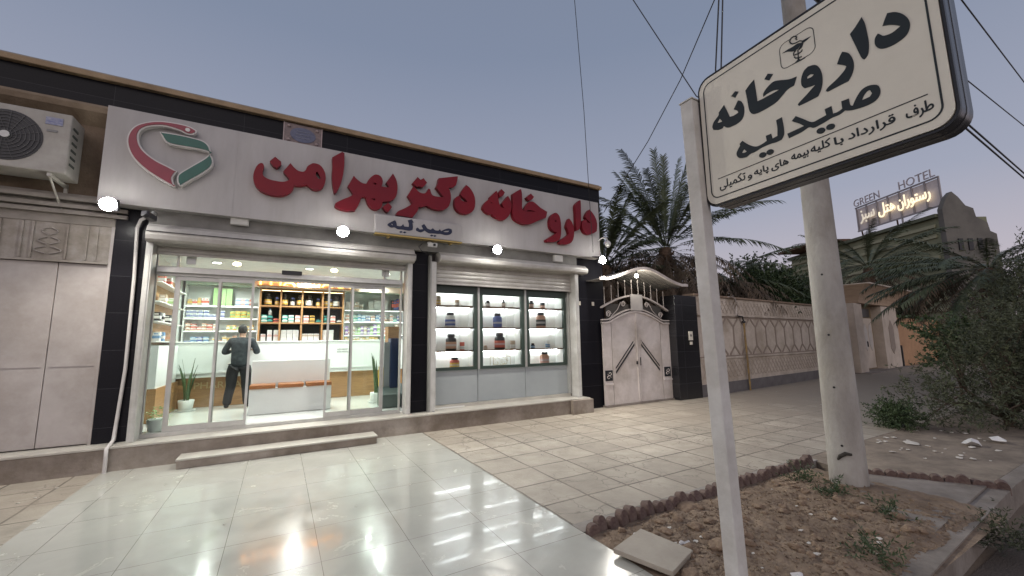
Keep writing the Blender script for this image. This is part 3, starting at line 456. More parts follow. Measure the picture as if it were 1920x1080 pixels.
# ---------------- things on the facade ----------------
ORD = ['at the left end of the fascia sign', 'above the glass entrance', 'above the display windows', 'at the right corner of the building']
for i, p in enumerate(LAMPS):
    t = thing('flood_light', f'glaring white flood light {ORD[i]}', 'flood light', p, 'flood lights under the fascia sign')
    part(MB().box(p[0]-.09, p[0]+.09, p[1]-.03, p[1]+.05, p[2]-.05, p[2]+.09, Matrix.Rotation(R_(35), 3, 'X')), 'lamp_housing', BLACK, t, bevel=.008)
    mb = MB(); mb.prism([(p[0]+.088*math.cos(a), p[2]+.01+.088*math.sin(a)) for a in [k*math.pi/10 for k in range(20)]], 'y', p[1]-.062, p[1]-.052); part(mb, 'lens', emat('flood_lens', (1, .98, .92), 120), t)
    part(MB().tube([(p[0], p[1]+.04, p[2]+.06), (p[0], p[1]+.12, p[2]+.11), (p[0], 7.46, p[2]+.15)], .014, 6), 'bracket', DARK, t)
AC = thing('air_conditioner', 'white outdoor air conditioner unit on brackets above the closed store', 'air conditioner', (-3.0, 7.3, 3.86))
mb = MB().box(-3.56, -2.56, 7.3, 7.7, 3.86, 4.68); part(mb, 'casing', mat('ac_cream', (.40,.385,.35), .5, c2=(.32,.305,.28), ns=4, grime=.2), AC, bevel=.015)
fg = MB()
for r in (.06, .10, .14, .18, .22, .26, .30): fg.tube([(-3.13+r*math.cos(a), 7.285, 4.27+r*math.sin(a)) for a in [k*math.pi/16 for k in range(33)]], .004, 4, False)
for k in range(16): a = k*math.pi/8; fg.tube([(-3.13+.05*math.cos(a), 7.285, 4.27+.05*math.sin(a)), (-3.13+.32*math.cos(a+.3), 7.285, 4.27+.32*math.sin(a+.3))], .003, 4, False)
part(MB().prism([(-3.13+.33*math.cos(a), 4.27+.33*math.sin(a)) for a in [k*math.pi/20 for k in range(40)]], 'y', 7.292, 7.2995), 'fan_opening', mat('fan_dark', (.035,.035,.04), .6), AC)
part(fg, 'fan_grille', mat('grille_grey', (.10,.10,.10), .5), AC)
part(MB().tube([(-3.13, 7.284, 4.27), (-3.13, 7.270, 4.27)], .045, 14), 'fan_hub', mat('hub_white', (.6,.6,.58), .5), AC)
part(MB().box(-2.80, -2.64, 7.292, 7.2985, 4.50, 4.60), 'sticker', mat('sticker_blue', (.12,.14,.30), .5, c2=(.35,.36,.42), ns=16, stretch=(1, 1, 3)), AC)
part(MB().box(-2.78, -2.68, 7.292, 7.2985, 4.40, 4.43), 'badge', mat('badge_grey', (.2,.2,.2), .5), AC)
for z in (4.0, 4.1, 4.2, 4.3, 4.4, 4.5): part(MB().box(-2.5595, -2.552, 7.36, 7.5, z, z+.03), 'vent_slot', mat('vent_dark', (.06,.07,.06), .6), AC)
for x in (-3.4, -2.72): mb = MB(); mb.box(x, x+.035, 7.28, 7.78, 3.80, 3.845); mb.tube([(x+.017, 7.32, 3.8), (x+.017, 7.78, 3.45)], .014, 6); mb.box(x, x+.035, 7.77, 7.8, 3.42, 3.86); part(mb, 'wall_bracket', mat('bracket_cream', (.42,.40,.36), .55), AC)
PI_ = tag(MB().tube([(-1.70, 7.60, 3.54), (-1.84, 7.60, 3.42), (-1.875, 7.62, 3.30), (-1.86, 7.66, 2.6), (-1.85, 7.66, 1.3), (-1.885, 7.66, .55), (-1.885, 7.62, .36), (-1.88, 7.36, .30), (-1.875, 7.355, .2), (-1.875, 7.355, .0)], .022, 8).build('conduit_pipe', mat('pipe_white', (.56,.54,.52), .5), org=(-1.87, 7.6, 0)), 'thin white conduit pipe running down the left black pillar', 'pipe')
def camera_obj(c, label, d=1):
    t = thing('security_camera', label, 'security camera', c); x, y, z = c
    part(MB().tube([(x, 7.68, z+.1), (x, y+.1, z+.1), (x, y, z+.03)], .016, 6), 'arm', mat('cam_white', (.55,.55,.53), .45), t)
    part(MB().box(x-.04, x+.04, y-.16, y+.03, z-.05, z+.03, Matrix.Rotation(R_(14*d), 3, 'X')@Matrix.Rotation(R_(25*d), 3, 'Z')), 'camera_body', mat('cam_dark', (.05,.05,.055), .35) if d < 0 else mat('cam_white', (.55,.55,.53), .45), t, bevel=.01)
    part(MB().tube([(x, y-.165, z-.03), (x, y-.185, z-.035)], .025, 10), 'lens', BLACK, t); return t
camera_obj((-1.68, 7.35, 3.42), 'dark bullet security camera beside the leftmost flood light', -1)
camera_obj((2.42, 7.35, 3.44), 'white security camera on a bracket under the small navy lettered sign')
t = thing('security_camera', 'white dome security camera on a curved arm off the right building corner', 'security camera', (6.85, 7.3, 3.92))
part(MB().tube([(6.68, 7.45, 4.02), (6.72, 7.36, 4.07), (6.80, 7.3, 4.07), (6.85, 7.3, 4.0)], .016, 6), 'arm', mat('cam_white', (.55,.55,.53), .45), t)
part(MB().lathe((6.85, 7.3, 3.84), [(.02, 0), (.06, .03), (.075, .08), (.07, .12), (.03, .16)], 14), 'dome', mat('cam_white', (.55,.55,.53), .45), t)
for c, lb in (((-.65, 7.58, 3.56), 'white junction box on the lintel left of the entrance flood light'), ((5.52, 7.58, 3.49), 'white junction box on the lintel between the two rightmost flood lights')):
    t = thing('junction_box', lb, 'junction box', c); x, y, z = c
    part(MB().box(x-.12, x+.12, y-.06, y+.02, z-.08, z+.08), 'box', mat('jb', (.58,.57,.54), .5), t, bevel=.01); part(MB().box(x-.105, x+.105, y-.066, y-.0605, z-.066, z+.066), 'cover', mat('jb', (.58,.57,.54)), t)
tag(MB().tube([(2.3, 7.55, 3.5), (2.22, 7.5, 3.42), (2.28, 7.48, 3.33), (2.5, 7.52, 3.27), (2.56, 7.55, 3.3)], .008, 6).build('cable', BLACK, org=(2.3, 7.5, 3.4)), 'black cable drooping beside the middle pillar under the small sign', 'cable')
st = thing('entrance_step', 'low stone step on the white tiles before the glass entrance', 'step', (.17, 7.2, 0))
part(MB().box(-1.1, 1.44, 7.03, 7.38, .004, .105), 'riser', STONE, st, bevel=.006); part(MB().box(-1.11, 1.45, 7.02, 7.382, .107, .13), 'tread', STEPTOP, st, bevel=.004)
# ---------------- inside the shop ----------------
def solo(mb, name, m, label, cat, org, group=None, **k): return tag(mb.build(name, m, org=org, **k), label, cat, group)
CT = thing('service_counter', 'long white pharmacy counter with oak lower panels and gold lettering', 'counter', (.5, 10.8, .34))
part(MB().box(-1.95, 3.2, 10.62, 11.0, .95, 1.66), 'counter_front', WHITE, CT, bevel=.006); part(MB().box(-1.95, 3.2, 10.60, 11.05, 1.662, 1.69), 'counter_top', WHITE, CT, bevel=.004)
part(MB().box(-1.95, 3.2, 10.58, 10.618, 1.04, 1.08), 'ledge', WHITE, CT)
part(MB().box(-1.95, 3.2, 10.74, 10.98, .345, .948), 'oak_panel', WOOD, CT)
part(MB().box(-2.04, -1.76, 9.0, 10.735, .345, .90), 'side_oak_panel', WOOD, CT); part(MB().box(-2.04, -1.78, 9.0, 10.57, .902, 1.62), 'side_counter', WHITE, CT)
GOLDL = mat('gold_letters', (.50,.38,.20), .35, .5)
text('PHARMACY', 'gold_letters', GOLDL, CT, frame((-1.5, 10.738, .72), (1, 0, 0)), w=1.1, h=.13, depth=.02)
text('US OUT', 'small_lettering', mat('ink_grey', (.12,.12,.12)), CT, frame((1.2, 10.617, 1.46), (1, 0, 0)), w=.24, h=.035, depth=.003); text('BAR MONL', 'small_lettering', MATS['ink_grey'], CT, frame((1.2, 10.617, 1.40), (1, 0, 0)), w=.26, h=.03, depth=.003)
BE = thing('waiting_bench', 'white high-backed bench with a row of orange wood seat boards', 'bench', (.23, 9.2, .34))
part(MB().box(-.44, .93, 9.30, 9.40, .345, 1.30), 'backrest', WHITE, BE, bevel=.008); part(MB().box(-.44, .93, 8.93, 9.298, .345, .80), 'bench_body', WHITE, BE, bevel=.006)
for x0, x1 in ((-.44, -.03), (.01, .44), (.48, .93)): part(MB().box(x0, x1, 8.88, 9.295, .805, .875), 'seat_board', WOODO, BE, bevel=.012)
BS = thing('bulkhead_letters', 'row of glowing amber letters on the bulkhead above the wooden cabinet', 'lettering', (.5, 11.5, 3.05))
part(MB().box(-.55, 1.8, 11.52, 11.548, 3.03, 3.05), 'letter_rail', WOOD, BS)
text('PHARMACY', 'letters', emat('amber_glow', (1, .40, .07), 5), BS, frame((-.5, 11.53, 3.06), (1, 0, 0)), w=2.2, h=.19, depth=.02)
for i, (x, y) in enumerate(DOWN):
    t = thing('downlight', f'{("front", "middle", "rear")[i//3]} {("left", "centre", "right")[i%3]} round white downlight in the shop ceiling', 'ceiling light', (x, y, 3.28), 'white downlights in the shop ceiling')
    part(MB().lathe((x, y, 3.283), [(.09, 0), (.10, .003), (.10, .014)], 16), 'rim', ALU, t); part(MB().lathe((x, y, 3.277), [(.07, 0), (.075, .002), (.075, .005)], 16), 'lens', emat('downlight_lens', (1, 1, .95), 7), t)
for i, (x, y) in enumerate(((-.81, 9.5), (.95, 9.5))):
    t = thing('pendant_light', ('warm round ceiling lamp above the person', 'warm round ceiling lamp above the right sliding door')[i], 'ceiling light', (x, y, 3.2), 'warm ceiling lamps')
    part(MB().tube([(x, y, 3.3), (x, y, 3.22)], .012, 6), 'rod', ALU, t); part(MB().lathe((x, y, 3.15), [(.03, 0), (.065, .01), (.075, .04), (.05, .07)], 14), 'bulb', emat('warm_bulb', (1, .72, .4), 6), t)
# the oak cabinet of square cells
CB = thing('oak_cabinet', 'oak wall cabinet of square dark backed cells filled with tubs and cartons', 'cabinet', (.48, 11.9, 1.67))
part(MB().box(-.47, 1.47, 12.18, 12.2, 1.67, 3.0), 'back_board', mat('cabinet_back', (.02,.03,.026), .5), CB)
cx = [-.47, -.03, .45, .93, 1.43]; cz = [1.67, 2.14, 2.56, 2.97]
mb = MB()
for x in cx: mb.box(x-.018, x+.022, 11.70, 12.178, 1.67, 3.0)
part(mb, 'uprights', WOOD, CB, bevel=.003)
for z in cz:
    mb = MB()
    for a, c in zip(cx, cx[1:]): mb.box(a+.0225, c-.0185, 11.703, 12.177, z-.018, z+.018)
    part(mb, 'shelf_board', WOOD, CB)
part(MB().box(-.49, 1.47, 11.69, 12.178, 3.002, 3.09), 'cornice', WOOD, CB)
part(MB().box(-.45, 1.43, 11.715, 11.73, 2.945, 2.952), 'light_strip', emat('warm_strip', (1, .75, .4), 6), CB)
# white shelving
def shelving(name, label, x0, x1, yb, zs, top):
    t = thing(name, label, 'shelving', ((x0+x1)/2, yb, 1.6)); part(MB().box(x0, x1, yb+.30, yb+.32, .9, top), 'back_panel', WIN, t)
    for x in (x0, x1-.02): part(MB().box(x, x+.02, yb+.001, yb+.298, 1.6, top), 'side_panel', WHITE, t)
    for z in zs:
        s = part(MB().box(x0+.021, x1-.021, yb, yb+.297, z-.025, z), 'shelf', WHITE, t)
        part(MB().box(x0+.03, x1-.03, yb+.02, yb+.035, z-.034, z-.027), 'light_strip', emat('shelf_led', (.95, 1, .95), 3.2), s)
    part(MB().box(x0, x1, yb-.01, yb+.3, top-.1, top), 'head_panel', mat('pale_green', (.42,.52,.40), .5), t)
    return t
shelving('wall_shelving', 'white back wall shelving left of the oak cabinet, stocked with medicine cartons', -2.0, -.50, 12.05, (1.63, 1.97, 2.27, 2.57), 3.16)
shelving('wall_shelving', 'white back wall shelving right of the oak cabinet, stocked with cosmetics', 1.50, 3.15, 12.05, (1.63, 1.85, 2.22, 2.55), 3.12)
t = thing('side_shelving', 'narrow white shelving on the left side wall inside the shop', 'shelving', (-2.0, 10.4, 1.65))
for z in (1.7, 2.05, 2.4, 2.75): part(MB().box(-2.055, -1.86, 9.2, 11.4, z-.02, z), 'shelf', WHITE, t)
part(MB().box(-2.058, -2.03, 9.19, 11.41, 1.64, 2.95), 'back_panel', WOOD, t)
# ---- stock: cartons, tubs, bottles ----
_pal = {}
def pm(c, rough=.45):
    k = 'pack_%d_%d_%d' % tuple(int(x*100) for x in c)
    return mat(k, c, rough, c2=tuple(x*.85 for x in c), ns=8)
PROTO = {}
def carton(w, d, h, c, band):
    k = ('c', w, d, h, c, band)
    if k not in PROTO:
        mb = MB().box(-w/2, w/2, -d/2, d/2, 0, h); mb.m = 1; mb.box(-w/2-.0012, w/2+.0012, -d/2-.0012, d/2, h*.3, h*.62); mb.box(-w*.3, w*.3, -d/2-.0012, -d/2, h*.74, h*.86); mb.m = 0; mb.box(-w*.46, w*.46, -d*.44, d*.44, h, h+.003)
        o = mb.build('medicine_box', [pm(c), pm(band)]); PROTO[k] = o.data; bpy.data.objects.remove(o)
    return PROTO[k]
def tub(r, h, c, lidc, lab, kind='tub'):
    k = (kind, r, h, c, lidc, lab)
    if k not in PROTO:
        pr = [(r*.9, 0), (r, .02*h), (r, .62*h), (r*.97, .72*h), (r*.62, .80*h), (r*.62, .82*h)] if kind == 'tub' else [(r*.92, 0), (r, .02*h), (r, .55*h), (r*.8, .68*h), (r*.36, .76*h), (r*.36, .82*h)] if kind == 'bottle' else [(r*.96, 0), (r, .02*h), (r, .97*h), (r*.9, h)]
        a = MB().lathe((0, 0, 0), pr, 16).build('body', pm(c)); l = MB().lathe((0, 0, 0), [(r*1.004, .12*h), (r*1.012, .13*h), (r*1.012, .52*h), (r*1.004, .53*h)], 16)
        l.m = 1; l.lathe((0, 0, 0), [(r*1.018, .26*h), (r*1.02, .27*h), (r*1.02, .38*h), (r*1.018, .39*h)], 16)
        cr = r*(.68 if kind == 'tub' else .42); cap = MB().lathe((0, 0, 0), [(cr, .815*h), (cr*1.03, .83*h), (cr*1.03, .97*h), (cr*.93, h)], 16)
        lo = l.build('label', [pm(lab), pm(tuple(min(1, x*.4+.35) for x in lab))]); co = cap.build('cap', pm(lidc)) if kind != 'can' else None
        PROTO[k] = [(o.data, o.name) for o in (a, lo, co) if o]
        for o in (a, lo, co):
            if o: bpy.data.objects.remove(o)
    return PROTO[k]
CN = {(.75,.76,.74): 'white', (.15,.3,.5): 'blue', (.08,.12,.35): 'navy', (.6,.12,.08): 'red', (.65,.42,.08): 'yellow', (.3,.5,.2): 'green', (.55,.3,.2): 'brown', (.02,.02,.022): 'black', (.25,.15,.4): 'purple', (.05,.35,.3): 'teal', (.65,.35,.3): 'pink', (.5,.4,.3): 'beige'}
Wt, Bl, Nv, Rd, Ye, Gn, Br, Bk, Pu, Te, Pk, Be = list(CN)
def put_box(x, y, z, w, d, h, c, band, where, grp):
    o = bpy.data.objects.new('medicine_box', carton(w, d, h, c, band)); COL.objects.link(o); o.location = (x, y, z); ORG[o.name] = Vector((x, y, z))
    ads = f'{CN[c]} carton with a {CN[band]} band {where}' if c != band else f'plain {CN[c]} carton {where}'
    tag(o, ads, 'box', grp); return o
def put_tub(x, y, z, r, h, c, lid, lab, label, grp, kind='tub', name=None):
    t = thing(name or {'tub': 'supplement_tub', 'bottle': 'bottle', 'can': 'can'}[kind], label, {'tub': 'jar', 'bottle': 'bottle', 'can': 'can'}[kind], (x, y, z), grp)
    for me, nm in tub(r, h, c, lid, lab, kind):
        o = bpy.data.objects.new(nm.split('.')[0], me); COL.objects.link(o); o.parent = t; ORG[o.name] = Vector((x, y, z))
    return t
random.seed(11)
def row(x0, x1, y, z, wh, cols, where, grp, gap=.006, stack=1, d=.10):
    x = x0
    while x < x1-.03:
        w, h = random.choice(wh); c, bd = random.choice(cols)
        if x+w > x1: break
        for s in range(stack if random.random() < .8 else 1): put_box(x+w/2, y+random.uniform(-.01, .01), z+.001+s*(h+.004), w, d, h, c, bd, where, grp)
        x += w+gap*random.uniform(.3, 2.5)
LY = 12.16; L = lambda n: f'on the {n} shelf of the left white shelving'; Rr = lambda n: f'on the {n} shelf of the right white shelving'
row(-1.95, -1.50, LY, 2.571, [(.07, .18), (.09, .14)], [(Wt, Rd), (Be, Ye)], L('top'), 'cartons on the left shelving')
for i in range(3): put_box(-1.40+.13*i, LY, 2.571, .12, .12, .42, Gn, Gn, L('top'), 'cartons on the left shelving')
row(-1.0, -.55, LY, 2.571, [(.085, .09), (.095, .09)], [(Wt, Rd), (Wt, Bl), (Wt, Pk)], L('top'), 'cartons on the left shelving', stack=2)
row(-1.95, -1.15, LY, 2.271, [(.10, .085)], [(Wt, Nv)], L('second'), 'cartons on the left shelving', stack=2)
row(-1.1, -.55, LY, 2.271, [(.12, .08), (.10, .08)], [(Ye, Gn), (Wt, Rd), (Gn, Ye)], L('second'), 'cartons on the left shelving', stack=2)
row(-1.95, -1.2, LY, 1.971, [(.11, .07), (.09, .08)], [(Rd, Wt), (Br, Wt), (Wt, Br)], L('third'), 'cartons on the left shelving', stack=2)
row(-1.15, -.55, LY, 1.971, [(.06, .12), (.07, .10)], [(Be, Gn), (Ye, Wt), (Gn, Wt)], L('third'), 'cartons on the left shelving')
row(-1.95, -1.45, LY, 1.631, [(.11, .09)], [(Bl, Wt), (Nv, Wt)], L('lowest'), 'cartons on the left shelving', stack=2)
row(-1.42, -.55, LY, 1.631, [(.11, .08), (.08, .10)], [(Be, Ye), (Br, Be), (Wt, Ye)], L('lowest'), 'cartons on the left shelving', stack=2)
row(1.55, 2.1, LY, 2.551, [(.10, .16), (.12, .22)], [(Wt, Wt), (Wt, Be)], Rr('top'), 'cartons on the right shelving')
row(2.15, 2.75, LY, 2.551, [(.12, .30), (.14, .26)], [(Wt, Wt)], Rr('top'), 'cartons on the right shelving')
row(2.8, 3.1, LY, 2.551, [(.06, .30), (.07, .34)], [(Bk, Rd), (Nv, Rd), (Rd, Wt)], Rr('top'), 'cartons on the right shelving')
row(1.55, 3.1, LY, 2.221, [(.10, .09), (.12, .08), (.08, .10)], [(Bl, Wt), (Te, Wt), (Wt, Nv), (Be, Bk), (Wt, Br)], Rr('second'), 'cartons on the right shelving', stack=2)
row(1.55, 3.1, LY, 1.851, [(.08, .11), (.10, .14), (.07, .09)], [(Pu, Wt), (Be, Wt), (Gn, Wt), (Wt, Rd)], Rr('third'), 'cartons on the right shelving', stack=2)
row(1.55, 2.45, LY, 1.631, [(.07, .15), (.08, .13)], [(Be, Wt), (Ye, Wt), (Wt, Ye)], Rr('lowest'), 'cartons on the right shelving')
row(2.5, 3.1, LY, 1.631, [(.07, .12), (.09, .15)], [(Te, Wt), (Wt, Bk), (Nv, Wt)], Rr('lowest'), 'cartons on the right shelving')
CY = 11.86; G = 'stock in the oak cabinet'
def cell(i, j): return cx[i]+.03, cx[i+1]-.03, cz[2-j]+.019
cw = ['first', 'second', 'third', 'fourth']
for i, js in enumerate(((.10, .30), (.02, .2, .38), (.1, .32), (.04, .14, .28))):
    x0, x1, z = cell(i, 0)
    for k, dx in enumerate(js): put_tub(x0+dx+.03, CY, z, .085 if k % 2 == 0 else .055, .29 if k % 2 == 0 else .22, Bk, Bk if k % 2 == 0 else Nv, Ye if (i+k) % 3 != 2 else Wt, f'{"yellow" if (i+k)%3!=2 else "white"} labelled black tub, {cw[k]} in the {cw[i]} top cell of the oak cabinet', G)
for i, st in enumerate(([(.05, Te, Wt), (.17, Bk, Te), (.31, Rd, Bk)], [(.06, Te, Wt), (.2, Wt, Te), (.35, Pk, Wt)], [(.06, Wt, Rd), (.2, Ye, Bk), (.36, Bk, Te)], [(.06, Te, Bk), (.22, Wt, Rd), (.38, Bk, Wt)])):
    x0, x1, z = cell(i, 1)
    for k, (dx, c, bd) in enumerate(st):
        for s in range(2 if k != 2 or i == 1 else 1): put_box(x0+dx+.02, CY, z+s*.094, .115, .12, .09, c, bd, f'in the {cw[i]} middle cell of the oak cabinet', G)
put_tub(cell(0, 1)[0]+.19, CY-.02, cell(0, 1)[2]+.19, .035, .15, Wt, Bl, Wt, 'small white bottle on cartons in the first middle oak cabinet cell', G, 'bottle')
for i, n in enumerate((3, 3, 3, 2)):
    x0, x1, z = cell(i, 2)
    for k in range(n):
        for s in range((3, 3, 2, 3)[i] - (1 if (i == 0 and k == 0) else 0)): put_box(x0+.07+k*.135, CY, z+s*.094, .125 if i else .10, .12, .09, Wt, (Pk, Wt, Be, Wt)[i] if s % 2 else Wt, f'in the {cw[i]} bottom cell of the oak cabinet', G)
for i, (y, z, c, b_) in enumerate(((9.6, 1.7, Wt, Bl), (9.9, 1.7, Bl, Wt), (10.3, 2.05, Bk, Wt), (9.5, 2.05, Bk, Wt), (9.8, 2.4, Be, Wt), (10.5, 2.4, Wt, Gn), (9.6, 2.75, Rd, Wt), (10.1, 2.75, Wt, Rd), (9.75, 2.05, Wt, Bk), (10.6, 1.7, Be, Br))):
    put_box(-1.94, y, z+.001, .1, .12, .16, c, b_, 'on the narrow shelving along the left side wall', 'cartons on the side shelving')
# items in the display windows:  x, z, radius, height, body, lid, label colours, kind, words
DI = [(2.83, 2.364, .055, .20, Be, Be, Ye, 'can', 'tall cream can on the top shelf of the left display window'), (3.25, 2.364, .045, .13, Be, Be, Wt, 'can', 'short cream can on the top shelf of the left display window'),
 (3.10, 1.909, .105, .31, Wt, Bk, Nv, 'tub', 'white black-lidded tub on the second shelf of the left display window'), (2.73, 1.429, .05, .12, Bk, Bk, Br, 'tub', 'small dark jar on the third shelf of the left display window'),
 (3.12, 1.429, .11, .34, Bk, Bk, Br, 'tub', 'large charcoal tub on the third shelf of the left display window'), (3.37, 1.429, .05, .17, Rd, Rd, Wt, 'can', 'red can on the third shelf of the left display window'),
 (3.20, 1.061, .10, .22, Rd, Bk, Ye, 'tub', 'red tub with a black lid at the bottom of the left display window'),
 (3.98, 2.364, .05, .14, Bk, Bk, Wt, 'tub', 'short dark jar on the top shelf of the middle display window'), (4.38, 2.364, .04, .18, Bk, Bk, Be, 'bottle', 'slim dark bottle on the top shelf of the middle display window'),
 (4.22, 1.909, .10, .32, Nv, Bk, Nv, 'tub', 'navy tub on the second shelf of the middle display window'), (3.92, 1.429, .04, .09, Be, Br, Be, 'tub', 'tiny tan jar on the third shelf of the middle display window'),
 (4.27, 1.429, .115, .36, Bk, Bk, Rd, 'tub', 'large black tub with red label, third shelf of the middle display window'), (4.60, 1.429, .055, .19, Be, Be, Wt, 'can', 'beige can on the third shelf of the middle display window'),
 (5.12, 2.364, .06, .18, Bk, Bk, Br, 'tub', 'dark jar at the left of the top shelf of the right display window'), (5.44, 2.364, .055, .14, Bk, Bk, Br, 'can', 'short dark can at the right of the top shelf of the right display window'),
 (5.38, 1.909, .115, .36, Br, Bk, Bk, 'tub', 'large brown tub on the second shelf of the right display window'), (5.14, 1.429, .05, .12, Bk, Bk, Bl, 'tub', 'small dark jar on the third shelf of the right display window'),
 (5.56, 1.429, .055, .18, Wt, Bl, Bl, 'can', 'pale blue can on the third shelf of the right display window'), (5.46, 1.061, .11, .28, Br, Bk, Pk, 'tub', 'brown tub with a pink label at the bottom of the right display window')]
for x, z, r, h, c, l, lb, kd, w in DI: put_tub(x, 8.12, z+.001, r, h, c, l, lb, w, 'products in the display windows', kd)
t = thing('terrarium', 'house shaped glass box of dried flowers at the bottom of the middle display window', 'terrarium', (4.28, 8.12, 1.061))
mb = MB(); P = [(4.07, 1.063), (4.49, 1.063), (4.49, 1.27), (4.28, 1.38), (4.07, 1.27)]
for yy in (8.04, 8.2): mb.tube([(a, yy, c) for a, c in P+[P[0]]], .006, 5)
for a, c in P: mb.tube([(a, 8.04, c), (a, 8.2, c)], .006, 5)
part(mb, 'wire_frame', mat('gold_wire', (.5,.4,.25), .3, .8), t); mb = MB()
for i in range(160):
    p = Vector((random.uniform(4.10, 4.46), random.uniform(8.06, 8.18), 1.07+random.random()**1.6*.2)); q = [p+Vector([random.uniform(-.018, .018) for _ in range(3)]) for _ in range(3)]; mb.add(q, [(0, 1, 2)])
part(mb, 'dried_flowers', mat('dried', (.55,.47,.28), .8), t, fix=False)
# kiosk
K = thing('display_stand', 'tall navy and yellow stand with an oak crate top inside the right glass pane', 'stand', (2.0, 8.55, .34))
part(MB().prism([(8.35, .345), (8.85, .345), (8.85, .72), (8.7, .78), (8.35, .60)], 'x', 1.80, 2.25), 'base', mat('stand_grey', (.10,.13,.125), .5), K, bevel=.01)
part(MB().box(1.98, 2.14, 8.55, 8.8, .66, 1.70), 'navy_panel', mat('navy_panel', (.015,.03,.09), .4), K, bevel=.006); part(MB().box(1.86, 1.976, 8.6, 8.8, .72, 1.62), 'grey_panel', PGRAY, K); part(MB().box(1.80, 1.858, 8.6, 8.8, .70, 1.12), 'yellow_strip', mat('yellow_strip', (.65,.45,.03), .5), K)
part(MB().box(1.98, 2.24, 8.81, 9.1, 1.55, 1.95), 'oak_crate', WOOD, K)
# plants inside
def snake(name, label, c, n, hh, seed):
    t = thing(name, label, 'potted plant', c); random.seed(seed); x, y, z = c
    part(MB().lathe(c, [(.085, 0), (.11, .01), (.135, .20), (.125, .21), (.11, .19), (.10, .19)], 18), 'pot', WHITE, t); part(MB().lathe((x, y, z), [(.15, .001), (.17, .02), (.165, .022)], 18), 'saucer', WHITE, t)
    mb = MB()
    for i in range(n):
        a = random.uniform(0, 6.28); h = hh*random.uniform(.6, 1); lean = random.uniform(.05, .3); w = random.uniform(.022, .032); bx, by = x+.04*math.cos(a), y+.04*math.sin(a); N = 8; vs = []
        for k in range(N+1):
            u = k/N; ww = w*(math.sin(min(1, u*1.6+.35)*1.57))*(1-u**5); px = bx+math.cos(a)*lean*h*u*u; py = by+math.sin(a)*lean*h*u*u; tw = a+1.57+u
            vs += [(px-ww*math.cos(tw), py-ww*math.sin(tw), z+.19+h*u), (px+.008*math.cos(a), py+.008*math.sin(a), z+.19+h*u), (px+ww*math.cos(tw), py+ww*math.sin(tw), z+.19+h*u)]
        mb.add(vs, [(3*k+j, 3*k+j+1, 3*k+j+4, 3*k+j+3) for k in range(N) for j in (0, 1)], True)
    part(mb, 'leaves', mat('snake_leaf', (.035,.075,.03), .45, c2=(.10,.15,.06), ns=9, stretch=(1, 1, 5)), t, fix=False); return t
snake('snake_plant', 'tall snake plant in a white pot before the oak counter panel at the left', (-1.55, 10.35, .341), 8, .85, 2)
snake('snake_plant', 'snake plant with curved leaves beside the navy stand at the right', (1.88, 9.35, .341), 7, .95, 9)
t = thing('leafy_plant', 'small bright green leafy plant in a white pot at the left glass pane', 'potted plant', (-1.56, 8.2, .341))
part(MB().lathe((-1.56, 8.2, .341), [(.09, 0), (.10, .01), (.125, .17), (.115, .18), (.10, .16)], 18), 'pot', WHITE, t); mb = MB(); random.seed(4)
for i in range(150):
    a = random.uniform(0, 6.28); r = random.uniform(.02, .17); h = .17+random.uniform(0, .17)*(1.2-r*3); p = Vector((-1.56+r*math.cos(a), 8.2+r*math.sin(a)*.8, .341+h)); d = Vector((math.cos(a), math.sin(a), random.uniform(-.3, .6))).normalized()*random.uniform(.03, .05); s = d.cross(Vector((0, 0, 1))).normalized()*.014
    mb.add([p, p+d*.5+s, p+d, p+d*.5-s], [(0, 1, 2, 3)])
part(mb, 'leaves', mat('bright_leaf', (.09,.24,.05), .5, c2=(.16,.34,.09), ns=12), t, fix=False)
# ---------------- the customer ----------------
def skin(name, nodes, edges, m, parent, org, sub=2, root=0):
    me = bpy.data.meshes.new(name); me.from_pydata([Vector(n[:3]) for n in nodes], edges, []); o = bpy.data.objects.new(name, me); COL.objects.link(o)
    sk = o.modifiers.new('skin', 'SKIN'); sk.use_smooth_shade = True
    lay = me.skin_vertices[0] if me.skin_vertices else None
    if lay is None:
        bm = bmesh.new(); bm.from_mesh(me); bm.verts.layers.skin.verify(); bm.to_mesh(me); bm.free(); lay = me.skin_vertices[0]
    for i, n in enumerate(nodes): r = n[3]; lay.data[i].radius = (r, n[4] if len(n) > 4 else r); lay.data[i].use_root = (i == root)
    sb = o.modifiers.new('sub', 'SUBSURF'); sb.levels = sub; sb.render_levels = sub
    return to_mesh(o, name, m, parent, Matrix.Translation(org)@Matrix.Rotation(R_(-8), 4, 'Z'))
PP = (-.70, 10.22, .341); PE = thing('person', 'person in dark denim shirt and black trousers leaning on the white counter, back turned', 'person', PP)
SK = mat('skin', (.36,.21,.145), .55); nodes = []; ed = []
def N(*a, p=None):
    nodes.append(a)
    if p is not None: ed.append((p, len(nodes)-1))
    return len(nodes)-1
pel = N(0, 0, .90, .10, .07); s1 = N(0, .01, 1.04, .10, .07, p=pel); s2 = N(0, .04, 1.20, .115, .078, p=s1); s3 = N(0, .06, 1.33, .11, .08, p=s2); nk = N(0, .075, 1.42, .052, p=s3); n2 = N(0, .09, 1.475, .052, p=nk); h1 = N(0, .105, 1.53, .076, .085, p=n2); h2 = N(0, .10, 1.59, .08, .092, p=h1); h3 = N(0, .095, 1.635, .055, .065, p=h2)
N(0, .20, 1.545, .014, p=h1)
for s in (-1, 1): e = N(s*.082, .095, 1.555, .02, .012, p=h2); N(s*.094, .085, 1.56, .014, .01, p=e)
HANDS = []
